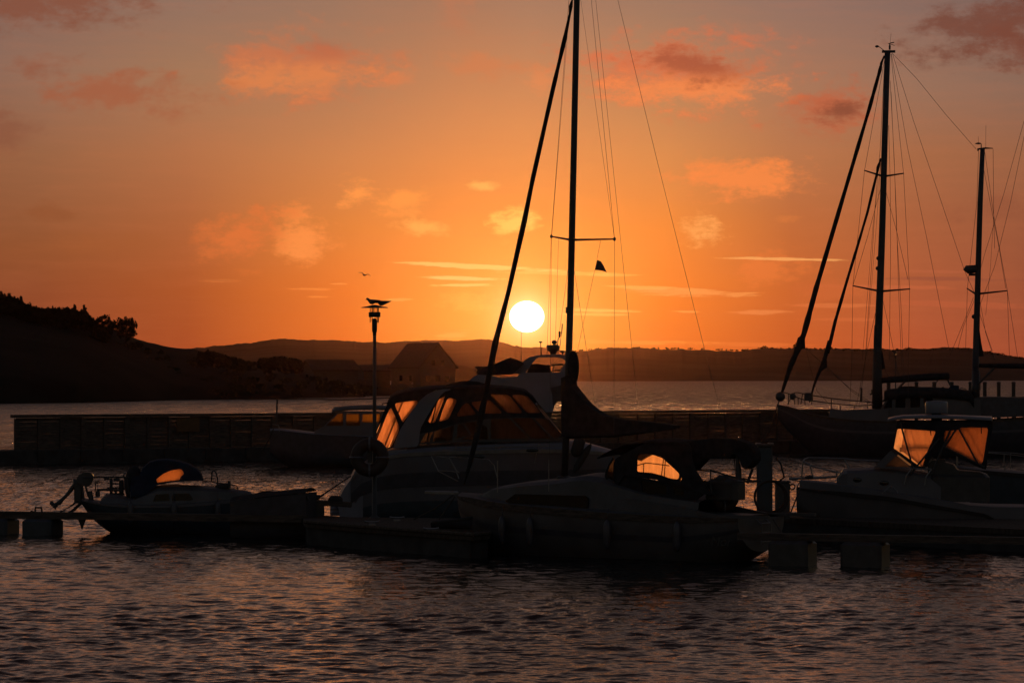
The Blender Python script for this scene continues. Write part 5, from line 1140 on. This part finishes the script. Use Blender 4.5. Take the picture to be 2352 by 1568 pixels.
# ------------------------------------------------------------------ ketch
def ketch():
    fr = Frame(2120, 204, -7); r = fr.root('ketch'); P = fr.p
    hbt = [(-8.3, .05), (-7.5, .8), (-5, 1.8), (-1, 2.2), (5, 2.1), (9.5, 1.4)]; hbf = lambda x: interp(hbt, x)
    sheer = resolve(fr, hbf, Z6((135,602),(220,618),(300,642),(400,682),(600,716),(800,738),(1000,748),(1300,752),(1700,750),(2100,738),(2352,722),(2600,700))); x0, x1 = sheer[0][0], sheer[-1][0]; st = []
    for i in range(34):
        t = i / 33; x = x0 + (x1 - x0) * t; st.append((x, interp(sheer, x), -.6 + 2.6 * max(0, 1 - t / .2) ** 1.4, max(.03, hbf(x))))
    hull(st, 'round', 11).build('hull', 'navy', r, True); stripe(st, 'round', .97, 1, .04, 3).build('cap_rail', 'wood', r, True); deck_mesh(st, .1, .1).build('deck', 'deck', r, True)
    stripe(st, 'round', .80, .84, .01, 3).build('hull_band', 'gelgrey', r, True)
    # raised deck line, wheelhouse
    both(lambda sg: MB().plate(fr.xz(Z6((600,716),(605,640),(700,656),(880,650),(1010,645),(1130,640),(1130,750),(800,738)), -1.5), sg * 1.5 - .04, sg * 1.5 + .04), 'bulwark', 'gelgrey', r)
    side_panel(fr, r, 'deckhouse_side', Z6((1060,640),(1130,525),(1300,520),(1900,545),(1960,560),(1965,720),(1060,730)), [Z6((1085,635),(1140,545),(1165,530),(1165,630)), Z6((1200,530),(1285,530),(1285,630),(1195,630)), Z6((1330,530),(1420,533),(1415,625),(1330,628)), Z6((1450,540),(1530,542),(1530,600),(1450,600))], 1.35, m='dullhull', pane='darkglass', pname='window', r=.04, hr=.04, th=.06)
    MB().canopy(fr.xz(Z6((1098,492),(1130,478),(1300,462),(1500,458),(1700,470),(1860,490),(1900,545)), 0), 1.45, .1, .5).build('deckhouse_roof', 'canvas', r, True)
    MB().plate(rnd(fr.xz(Z6((1210,455),(1240,440),(1330,436),(1480,448),(1480,470),(1200,478)), 0), .05), -.6, .5).build('skylight', 'canvas', r)
    MB().plate(rnd(fr.xz(Z6((1640,500),(1655,470),(1700,430),(1770,428),(1765,480),(1760,540)), 0), .1), -.7, .6).build('sail_bundle', 'canvasblue', r)
    MB().plate(rnd(fr.xz(Z6((1600,560),(1604,450),(1622,440),(1640,450),(1700,560)), 0), .05), -.3, .3).build('helm_seat', 'canvas', r)
    MB().tube([P(*q, -.3) for q in Z6((1760,470),(1790,452),(1825,462),(1848,485))], .03, 6).build('winch_hoop', 'steel', r)
    MB().plate(rnd(fr.xz(Z6((1900,545),(1960,530),(2120,530),(2352,540),(2500,545),(2500,700),(1960,720)), 0), .1), -1.2, 1.2).build('aft_cabin', 'navy', r)
    # masts
    mm = MB().tube([P(*Z8(q)[0]) for q in ((560,118),(548,500),(537,900),(526,1200),(515,1480))] + [P(*Z6((1032,350))[0]), P(*Z6((1033,640))[0])], [.16, .17, .18, .2, .23, .27, .30], 12, 1.2).build('main_mast', 'alu', r, True)
    MB().tube([P(*Z8(q)[0], -.1) for q in ((505,1345),(503,1400),(500,1568))] + [P(*Z6((1003, 500))[0], -.1)], [.05, .06, .06, .06], 8).build('mast_track', 'alu', mm)
    a = P(*Z8((545, 120))[0]); MB().box((a[0] + .25, 0, a[2]), (.75, .12, .14)).build('masthead', 'alu', mm)
    MB().lathe(P(*Z8((570, 112))[0]), [(.05, 0), (.06, .2), (.03, .3)], 8).build('masthead_light', 'black', mm)
    for q0, q1, rad in (((570,105),(570,82),.03), ((562,83),(592,93),.018), ((572,82),(590,79),.03), ((520,97),(545,116),.022), ((572,80),(576,40),.009)):
        MB().tube([P(*Z8(q0)[0]), P(*Z8(q1)[0])], rad, 5).build('wind_sensor', 'black', mm)
    MB().ell(P(*Z8((513, 97))[0]), (.11, .05, .07)).build('wind_sensor', 'black', mm, True)
    for q in ((519, 1045), (516, 1090)): MB().ell(P(*Z8(q)[0]), (.12, .1, .12)).build('steaming_light', 'black', mm, True)
    mz = MB().tube([P(*Z8(q)[0]) for q in ((986,555),(975,800),(966,1100),(958,1400),(955,1568))] + [P(*Z6((1920,300))[0]), P(*Z6((1915,560))[0])], [.13, .15, .16, .18, .2, .22, .25], 12, 1.2).build('mizzen_mast', 'alu', r, True)
    MB().tube([P(*Z8((968,556))[0]), P(*Z8((1000,552))[0]), P(*Z8((1033,553))[0])], [.05, .05, .02], 6).build('masthead', 'alu', mz)
    for q0, q1, rad in (((980,554),(980,535),.03), ((967,533),(967,500),.009), ((1000,550),(1001,450),.009), ((966,565),(966,553),.05)): MB().tube([P(*Z8(q0)[0]), P(*Z8(q1)[0])], rad, 5).build('antenna', 'black', mz)
    MB().lathe(P(*Z8((967, 533))[0]), [(.02, -.03), (.2, 0), (.14, .05), (.02, .08)], 10).build('antenna', 'black', mz)
    MB().tube([P(*Z8(q)[0]) for q in ((908,1104),(915,1096),(960,1092))] , [.16, .24, .22], 12, 1.0).build('radar_dome', 'black', mz, True)
    MB().tube([P(*Z8(q)[0]) for q in ((925,1118),(960,1118))], .07, 8).build('radar_bracket', 'alu', mz); MB().ell(P(*Z8((947, 1306))[0]), (.13, .1, .13)).build('steaming_light', 'black', mz, True)
    # furled headsails with a loose clew corner
    def furl(pts, rad, nm, seed):
        gg = random.Random(seed); PP = []; RR = []
        for i in range(len(pts) - 1):
            for k in range(6):
                t = k / 6; PP.append(Vector(pts[i]).lerp(Vector(pts[i + 1]), t)); RR.append((rad[i] * (1 - t) + rad[i + 1] * t) * (1 + .12 * gg.uniform(-1, 1)))
        PP.append(Vector(pts[-1])); RR.append(rad[-1]); return MB().tube(PP, RR, 8).build(nm, 'sail', r, True)
    f1 = furl([P(*Z8(q)[0]) for q in ((546,138),(533,170),(527,200),(480,370),(400,640),(320,910),(240,1180),(185,1385))] + [P(*Z6(q)[0]) for q in ((320,100),(250,260),(205,400),(172,505),(160,540))], [.04, .07, .10, .10, .11, .13, .14, .16, .17, .15, .11, .07, .05], 'furled_genoa', 1)
    c1 = fr.xz(Z6((318,0),(352,-20),(380,0),(386,98),(312,112),(300,60)), 0); MB().plate(c1, -.05, .05).build('sail_clew', 'sail', f1)
    f2 = furl([P(*Z8(q)[0]) for q in ((531,598),(517,640),(514,660),(470,840),(420,1010),(380,1140),(325,1330),(292,1470))] + [P(*Z6(q)[0]) for q in ((600,30),(565,170),(545,230),(500,330),(460,440),(425,580))], [.05, .09, .07, .075, .08, .085, .09, .1, .1, .11, .12, .09, .06, .04], 'furled_staysail', 2)
    c2 = fr.xz(Z6((570,180),(582,215),(582,265),(528,305),(522,285)), 0); MB().plate(c2, -.05, .05).build('sail_clew', 'sail', f2)
    MB().plate(fr.xz(Z8((528,1380),(535,1400)) + Z6((1062,60),(1085,160),(1104,282),(1062,284)), 0), -.04, .04).build('sail_corner', 'sail', r)
    MB().plate(fr.xz(Z8((966,1320),(972,1360),(980,1420),(992,1482),(962,1484)), 0), -.04, .04).build('sail_corner', 'sail', r)
    a = P(*Z6((160, 530))[0]); MB().ell(a, (.28, .2, .28)).build('furling_drum', 'black', r, True)
    a = P(*Z6((272, 528))[0]); MB().ell(a, (.18, .1, .2)).build('furling_drum', 'black', r, True); a = P(*Z6((415, 530))[0]); MB().rbox(a, (.5, .2, .42), .08).build('fender_bag', 'black', r)
    MB().tube([P(*q) for q in Z6((1062,385),(1300,368),(1500,352),(1672,345),(1682,345))], [.16, .2, .2, .18, .12], 10).build('main_boom', 'canvas', r, True)
    MB().tube([P(*q) for q in Z6((1935,250),(2100,252),(2352,256),(2600,260))], [.1, .14, .15, .14], 10).build('mizzen_boom', 'canvas', r, True)
    # spreaders and wires
    def sp(a, m1, m2, b, y):
        for q0, q1, s_ in ((m1, a, y), (m2, b, -y)):
            o_ = MB().tube([P(*Z8(q0)[0]), P(*Z8(q1)[0], s_)], [.06, .035], 6).build('spreader', 'alu', r)
    sp((457,652),(530,675),(553,677),(632,665),1.2); sp((405,1168),(515,1190),(540,1192),(660,1182),1.6); sp((917,1180),(955,1205),(975,1203),(1097,1190),1.2)
    def wz(*segs, rad=.011, nm='shroud'):
        MB().tube([P(*q) for q in segs], rad, 4).build(nm, 'wire', r)
    z8 = lambda x, y, o=0.0: (*Z8((x, y))[0], o); z6 = lambda x, y, o=0.0: (*Z6((x, y))[0], o)
    wz(z8(548,150), z8(457,652,1.2), z8(405,1168,1.6), z8(400,1500,1.7), z6(785,640,1.7)); wz(z8(575,130), z8(632,665,-1.2), z8(659,1182,-1.6), z8(653,1568,-1.7), z6(1310,560,-1.7))
    wz(z8(545,200), z8(527,560), z8(505,800,.8), z8(487,1100,1.2), z8(460,1500,1.6), z6(870,620,1.7)); wz(z8(572,250), z8(590,600,-.8), z8(600,900,-1.0), z8(620,1250,-1.4), z8(632,1568,-1.6))
    wz(z8(565,450), z8(572,700,.3), z8(574,1000,.3), z8(568,1500,.4)); wz(z8(576,300), z8(598,800,-.5), z8(612,1250,-.9), z8(625,1568,-1.0))
    wz(z8(530,730), z8(470,950,1.1), z8(405,1168,1.6)); wz(z8(550,735), z8(600,920,-1.0), z8(652,1140,-1.6)); wz(z8(522,1220), z8(470,1450,1.2), z6(840,640,1.6)); wz(z8(540,1235), z8(570,1370,-1.0), z8(610,1568,-1.5))
    for x in (495, 510): wz(z8(530,620), z8(x,900,.5), z8(x-20,1150,.8), z8(x-48,1500,1.0), rad=.008, nm='halyard')
    wz(z8(577,128), z8(650,550), z8(735,950), z8(835,1450), nm='backstay'); wz(z8(582,128), z8(680,440), z8(780,730), z8(905,1100), z8(952,1205), nm='topping_lift'); wz(z8(582,128), z8(690,240), z8(820,400), z8(958,558), nm='triatic_stay')
    wz(z8(968,560), z8(960,800,.6), z8(918,1180,1.2), z8(910,1450,1.3)); wz(z8(1033,556), z8(1036,850,-.8), z8(1040,1000,-1.0)); wz(z8(996,570), z8(1040,880,-.9), z8(1097,1190,-1.2), z8(1143,1490,-1.4), nm='shroud')
    wz(z8(990,640), z8(1060,1000,-.9), z8(1090,1180,-1.2)); wz(z8(1097,1190,-1.2), z8(1106,1480,-1.3)); wz(z8(945,1220,.2), z8(910,1310,1.0), z8(840,1480,1.2)); wz(z8(950,1230,.1), z8(900,1350,.8), z8(875,1450,1.0)); wz(z8(975,1240,-.2), z8(1000,1380,-.9), z8(1040,1500,-1.2)); wz(z8(972,1290,-.1), z8(1030,1460,-1.1))
    wz(z8(1036,860), z8(1020,1100,-.6), z8(1000,1300,-.6), rad=.008, nm='halyard'); wz(z6(390,100), z6(440,300,-.3), z6(490,480,-.5), z6(620,620,-1.2), nm='jib_sheet'); wz(z6(390,100), z6(620,300,.3), z6(800,480,.5), z6(990,610,.8), nm='jib_sheet'); wz(z6(580,280), z6(780,450,.3), z6(1000,600,.8), nm='jib_sheet'); wz(z6(1090,280), z6(1140,355), nm='jib_sheet')
    # far boat's stays crossing at the right edge
    wz(z8(1172,430,2), z8(1080,760,2), z8(1000,1010,1), z8(975,1100,.5), nm='preventer'); wz(z8(1172,500,2), z8(1110,800,2), z8(1040,1080,1), z8(972,1260,.3), nm='preventer')
    # pulpit and guard rails
    def rl(pts, off, rad=.03, nm='guard_rail'): MB().tube([P(*q, off) for q in Z6(*pts)], rad, 6).build(nm, 'alu', r)
    rl([(185,490),(240,505),(320,540),(380,560),(500,575),(700,600),(880,612),(1000,605)], -1.0); rl([(275,520),(285,495),(310,492),(420,515),(620,545),(800,565),(1000,582)], 1.0); rl([(185,490),(170,500),(140,600)], 0)
    for a, b_, o_ in (((235,502),(235,600),-.5),((258,540),(225,600),-.5),((320,540),(320,605),-.8),((380,560),(384,605),-1.0),((700,600),(700,655),-1.3),((826,610),(826,650),-1.3),((360,505),(345,600),.6),((445,520),(442,600),.8),((620,545),(620,650),1),((945,580),(943,640),1.2),((284,545),(292,605),-.6)):
        rl([a, b_], o_, .026, 'stanchion')
    rl([(1080,575),(1200,480),(1280,395)], -.9, .06, 'boom_crutch'); rl([(1660,370),(1690,430)], .2, .05, 'boom_crutch'); rl([(1565,400),(1585,370)], .2, .03, 'boom_crutch')
    rl([(1940,420),(2010,350),(2085,272)], -.4, .06, 'vang'); rl([(965,510),(985,505),(985,465)], -.3, .05, 'winch'); rl([(880,455),(890,455),(888,580)], .8, .06, 'rolled_flag'); rl([(1945,410),(1945,470)], -.3, .1, 'winch')
    tag(r, 'two-masted ketch at the right beyond the breakwater with furled headsails', 'sailing ship'); return fr
KT = ketch()

# ------------------------------------------------------------------ docks
def slab(name, corners, zt, th, m='deck', label=None, cat='dock', skirt=True):
    """walkway: corners are plan points (X, Y)"""
    c = [Vector((x, y, 0)) for x, y in corners]; o0 = c[0].copy(); r = bpy.data.objects.new(name, None); col.objects.link(r); r.location = o0
    c = [p - o0 for p in c]; n = len(c)
    mb = MB(); mb.add([(p.x, p.y, zt - th) for p in c] + [(p.x, p.y, zt) for p in c], [tuple(range(n))[::-1], tuple(range(n, 2 * n))] + [(i, (i + 1) % n, n + (i + 1) % n, n + i) for i in range(n)])
    mb.build('walkway', m, r); ctr = sum(c, Vector()) / n
    if skirt:
        k = MB(); d = [p.lerp(ctr, .03) for p in c]; k.add([(p.x, p.y, -.5) for p in d] + [(p.x, p.y, zt - th) for p in d], [tuple(range(n))[::-1]] + [(i, (i + 1) % n, n + (i + 1) % n, n + i) for i in range(n)])
        k.build('float', 'concrete', r)
    tag(r, label, cat); return r, o0
def gp(u, v, z):   # plan point seen at (u, v) at height z
    Y = (H - z) * F / (v - HY); return ((u - 1176) * Y / F, Y)
ZD_ = .58
A = [gp(690, 1179.5, ZD_), gp(700, 1200, ZD_), gp(830, 1211, ZD_), gp(960, 1220.5, ZD_), gp(1085, 1229.5, ZD_), gp(1125, 1226, ZD_), gp(1135, 1192, ZD_), gp(1100, 1190, ZD_), gp(805, 1187, ZD_)]
dk, dko = slab('main_dock', A, ZD_, .12, 'deck', 'long floating dock the lamp post stands on, between the two rows of boats')
ed = MB(); 
for i in range(1, 5): a, b = Vector((*A[i], ZD_ + .03)) - dko, Vector((*A[i + 1], ZD_ + .03)) - dko; ed.tube([a, b], .05, 6)
ed.build('edge_beam', 'wood', dk)
Bq = [gp(1500, 1180, .6), gp(1782, 1187, .6), gp(2210, 1209, .6), gp(2500, 1222, .6), gp(2500, 1196, .6), gp(1900, 1177, .6), gp(1500, 1172, .6)]
slab('side_dock', Bq, .6, .14, 'deck', 'floating dock under the bow of the walkaround boat, right of the sailing yacht')
Cq = [gp(700, 1157, .62), gp(780, 1162, .62), gp(780, 1168, .62), gp(700, 1163, .62)]
# small finger with a gap of water left of the yacht's stern
fg = bpy.data.objects.new('finger_pier', None); col.objects.link(fg); q0 = Vector(W(742, 1175, 101.5)); fg.location = (q0.x, q0.y, 0); 
def rel(u, v, Y=101.5): p = Vector(W(u, v, Y)); return (p.x - q0.x, p.y - q0.y, p.z)
MB().plate([(rel(*q)[0], rel(*q)[2]) for q in ZD((190,395),(480,392),(820,412),(1000,420),(1000,500),(800,484),(560,474),(190,470))], -.3, .3).build('beam', 'wood', fg)
MB().plate([(rel(*q)[0], rel(*q)[2]) for q in ZD((235,400),(560,400),(570,590),(560,700),(235,700))], -.35, .35).build('float', 'black', fg)
MB().rbox(rel(*ZD((750, 375))[0]), (.4, .35, .2), .08).build('corner_pad', 'rubber', fg)
tag(fg, 'short finger float left of the motor yacht stern with a square water gap', 'finger pier')
ss = MB(); A0, A1 = Vector(W(*ZD((500, 345))[0], 101.2)), Vector(W(*ZD((350, 350))[0], 101.2))
sp_ = bpy.data.objects.new('mooring_spring', None); col.objects.link(sp_); sp_.location = A0
pts = [(A1 - A0) * t + Vector((0, .06 * math.sin(t * 75), .06 * math.cos(t * 75))) for t in [i / 120 for i in range(121)]]
MB().tube(pts, .016, 5).build('coil', 'alu', sp_); MB().tube([Vector((0, 0, 0)), Vector(W(*ZD((565, 300))[0], 101.2)) - A0], .03, 6).build('shackle', 'alu', sp_)
MB().torus(Vector(W(*ZD((285, 375))[0], 101.2)) - A0, .13, .04, 'y', 12, 6, 0, math.pi).build('ring', 'alu', sp_)
tag(sp_, 'coiled mooring spring left of the motor yacht stern', 'mooring spring')
rope([W(*ZD((560, 300))[0], 101.2), W(*ZD((990, 15))[0], 103.5)], 'mooring rope from the coiled spring up to the motor yacht stern', .022)
rope([W(*Z4((1200, 450))[0], 93.2), W(*Z4((1050, 560))[0], 93.0), W(*Z4((890, 640))[0], 92.9)], 'mooring rope from the sailing yacht bow down to the dock, left one', .02)
rope([W(*Z4((1215, 460))[0], 93.2), W(*Z4((1090, 640))[0], 93.0)], 'steeper mooring rope from the sailing yacht bow to the dock', .018)
rope([W(*Z2b((345, 545))[0], 103.0), W(*Z2b((300, 590))[0], 102.5), W(*Z2b((150, 680))[0], 101.9)], 'thin stern line of the small cabin boat, upper one to the left boom', .03)
rope([W(*Z2b((385, 575))[0], 103.0), W(*Z2b((310, 645))[0], 102.5), W(*Z2b((255, 680))[0], 101.9)], 'stern line of the small cabin boat, lower one with a thick end', .045)
rope([W(1838, 1121, 99.6), W(1815, 1180, 98.0)], 'bow line from the walkaround boat down to the dock', .02)
rope([W(1776, 1192, 87.6), W(1800, 1230, 86.0)], 'stern line of the sailing yacht to the lower right boom', .02)
rope([W(1786, 928, 202.5), W(1752, 1010, 205)], 'long bow line of the ketch down to the breakwater', .03, .4)
rope([W(628, 985, 177), W(596, 1040, 180)], 'bow line of the cabin cruiser to the breakwater float', .025, .15)
# left mooring boom with floats
def boom(name, p0, p1, Y0, Y1, zt, th, floats, label, extra=None):
    a = Vector(((p0 - 1176) / F * Y0, Y0, 0)); b = Vector(((p1 - 1176) / F * Y1, Y1, 0)); r = bpy.data.objects.new(name, None); col.objects.link(r); r.location = a
    d = b - a; L_ = d.length; r.rotation_euler = (0, 0, math.atan2(d.y, d.x))
    MB().box((L_ / 2, 0, zt - th / 2), (L_, .5, th)).build('beam', 'wood', r)
    for (ua, ub, hb_) in floats:
        xa, xb = [(q - p0) / (p1 - p0) * L_ for q in (ua, ub)]
        MB().rbox(((xa + xb) / 2, 0, (zt - th - .5) / 2), (xb - xa, .9, zt - th + .5), .07).build('float', 'bluepaint' if hb_ else 'black', r)
    tag(r, label, 'mooring boom', 'mooring booms on floats'); return r, a
bl, _ = boom('mooring_boom', -60, 700, 102.6, 99.5, .66, .19, [(-40, 33, 1), (68, 136, 1)], 'thin mooring boom on two square floats at the left edge')
MB().tube([(1.9, 0, .66), (1.9, 0, .78), (2.1, 0, .78), (2.1, 0, .66)], .03, 6).build('ring', 'alu', bl)
MB().lathe((3.2, -.1, .28), [(.01, 0), (.05, .08), (.09, .2)], 8).build('bracket', 'alu', bl) if False else None
x_ = (164 + 60) / 760 * 9.4; MB().tube([(5.35 - 2.5, -.1, .5), (5.35 - 2.5, -.1, .5)], .01).v
MB().lathe((interp([(-60, 0), (700, 9.55)], 209), -.1, .20), [(.02, 0), (.05, .1), (.12, .27)], 8).build('bolt', 'alu', bl)
rope([W(70, 1174, 101.9), W(98, 1184, 101.9), W(118, 1189, 101.9), W(128, 1186, 101.8)], 'slack dark line hanging under the left boom between its floats', .04)
br, _ = boom('mooring_boom', 1700, 2420, 86.2, 83.6, .76, .16, [(1777, 1870, 0), (1945, 2040, 0)], 'mooring boom on two dark square floats at the lower right')
# pedestal post on the right with a coiled hose
fr = Frame(1756, 95.5); r = fr.root('service_pedestal'); zt = H + (HY - 1024) / F * 95.5; zb = .5
MB().rbox((0, 0, (zt + zb) / 2), (.40, .34, zt - zb), .03).build('post', 'bluepaint', r); MB().rbox((0, 0, zt + .03), (.5, .44, .06), .03).build('cap', 'black', r)
for q in (-.16, .16): MB().rbox((q, .0, zt + .075), (.14, .3, .025), .01).build('cap_plate', 'steel', r)
tag(r, 'square service pedestal standing on the dock right of the sailing yacht stern', 'pedestal')
hs = Frame(1764, 94.9); r = hs.root('hose_coil'); zc = H + (HY - 1140) / F * 94.9
MB().torus((.05, 0, zc), .40, .03, 'y', 30, 6).torus((.08, -.05, zc - .02), .43, .03, 'y', 30, 6).build('hose', 'redring', r); MB().tube([(.22, 0, zc + .35), (.42, 0, zc + .5), (.34, .05, zc + .85), (.22, .05, zc + 1.0), (.28, .05, zc + 1.08), (.2, .05, zc + 1.1)], .025, 6).build('hose_end', 'rubber', r)
tag(r, 'coiled hose with a loose loop hanging on the service pedestal', 'hose')
fr = Frame(1797, 98.5); r = fr.root('dock_box'); z1 = H + (HY - 1107) / F * 98.5
MB().rbox((0, 0, (z1 + .6) / 2), (.38, .5, z1 - .6), .03).build('body', 'black', r); MB().rbox((.0, 0, z1 + .02), (.42, .54, .05), .02).build('lid', 'black', r); MB().torus((.27, 0, z1 - .12), .07, .02, 'y', 12, 5).build('handle', 'alu', r)
tag(r, 'dark box on the dock between the service pedestal and the walkaround boat bow', 'box')
# life rings
def life_ring(name, u, v, Y, Ro, rt, label, horseshoe=False, m='redring'):
    fr = Frame(u, Y); r = fr.root(name); z = H + (HY - v) / F * Y; r.location.z = z
    if horseshoe: MB().torus((0, 0, 0), Ro - rt, rt, 'y', 26, 8, R(115), R(425)).build('foam', m, r, True)
    else: MB().torus((0, 0, 0), Ro - rt, rt, 'y', 30, 10).build('foam', m, r, True)
    for a in (0, 90, 180, 270):
        if horseshoe and a == 90: continue
        MB().torus(((Ro - rt) * math.cos(R(a)), 0, (Ro - rt) * math.sin(R(a))), rt * 1.04, .03, 'z' if a in (0, 180) else 'x', 12, 5).build('band', 'gelgrey', r)
    MB().rbox((0, .14, Ro * .2), (.12, .16, .5), .02).build('bracket', 'alu', r)
    tag(r, label, 'life ring'); return r
life_ring('life_ring', 849, 1050, 99.7, .53, .17, 'big dark life ring hung on the lamp post by the motor yacht stern')
life_ring('horseshoe_buoy', 1664, 1140, 88.5, .36, .11, 'dark horseshoe buoy on the stern rail of the sailing yacht', True)
# dinghy upturned on the dock
dg = Frame(1044, 91.5, -6); r = dg.root('dinghy'); st = []
for i in range(14):
    t = i / 13; st.append((-.55 + 1.0 * t, .92 - .12 * (1 - t), .62, max(.03, .42 * min(1, ((1 - t) / .5 + .05)) ** .6)))
hull(st, 'round', 8).build('hull', 'navy', r, True); deck_mesh(st, .03).build('cover', 'canvas', r, True); stripe(st, 'round', .9, 1, .02, 3).build('rub_rail', 'rubber', r, True)
tag(r, 'little dark dinghy lying on the main dock left of the sailing yacht bow', 'dinghy')
# cleats on the dock
first = None
for i, (u, v) in enumerate([(855, 1206), (912, 1196), (990, 1222)]):
    x, y = gp(u, v, ZD_)
    if first is None:
        first = bpy.data.objects.new('dock_cleat', None); col.objects.link(first); q = first
        MB().rbox((0, 0, .03), (.2, .1, .06), .02).build('base', 'steel', first); MB().tube([(-.2, 0, .11), (-.1, 0, .09), (.1, 0, .09), (.2, 0, .11)], .025, 8).build('horns', 'steel', first)
    else:
        q = first.copy(); col.objects.link(q)
        for ch in list(first.children): c = ch.copy(); c.parent = q; col.objects.link(c)
    q.location = (x, y, ZD_); tag(q, ['steel cleat on the dock edge at the foot of the lamp post', 'steel cleat in the middle of the dock right of the lamp post', 'steel cleat on the dock edge left of the dinghy'][i], 'cleat', 'dock cleats')
HAZE = 0.85e-5
# ------------------------------------------------------------------ haze
hb = MB(); x, y0, y1, z0, z1 = 2600, -80, 5400, -1.5, 190
hb.add([(-x, y0, z0), (x, y0, z0), (x, y1, z0), (-x, y1, z0), (-x, y0, z1), (x, y0, z1), (x, y1, z1), (-x, y1, z1)],
       [(0, 3, 2, 1), (4, 5, 6, 7), (0, 1, 5, 4), (1, 2, 6, 5), (2, 3, 7, 6), (3, 0, 4, 7)])
hm = bpy.data.materials.new('haze_air'); hm.use_nodes = True; T = hm.node_tree; T.nodes.clear()
vo = T.nodes.new('ShaderNodeVolumePrincipled'); vo.inputs['Color'].default_value = (1.0, 0.52, 0.34, 1); vo.inputs['Density'].default_value = HAZE; vo.inputs['Anisotropy'].default_value = 0.96
ou = T.nodes.new('ShaderNodeOutputMaterial'); T.links.new(vo.outputs[0], ou.inputs['Volume'])
ho = hb.build('haze', hm); tag(ho, 'thin warm evening haze over the whole harbour', 'haze', kind='stuff')
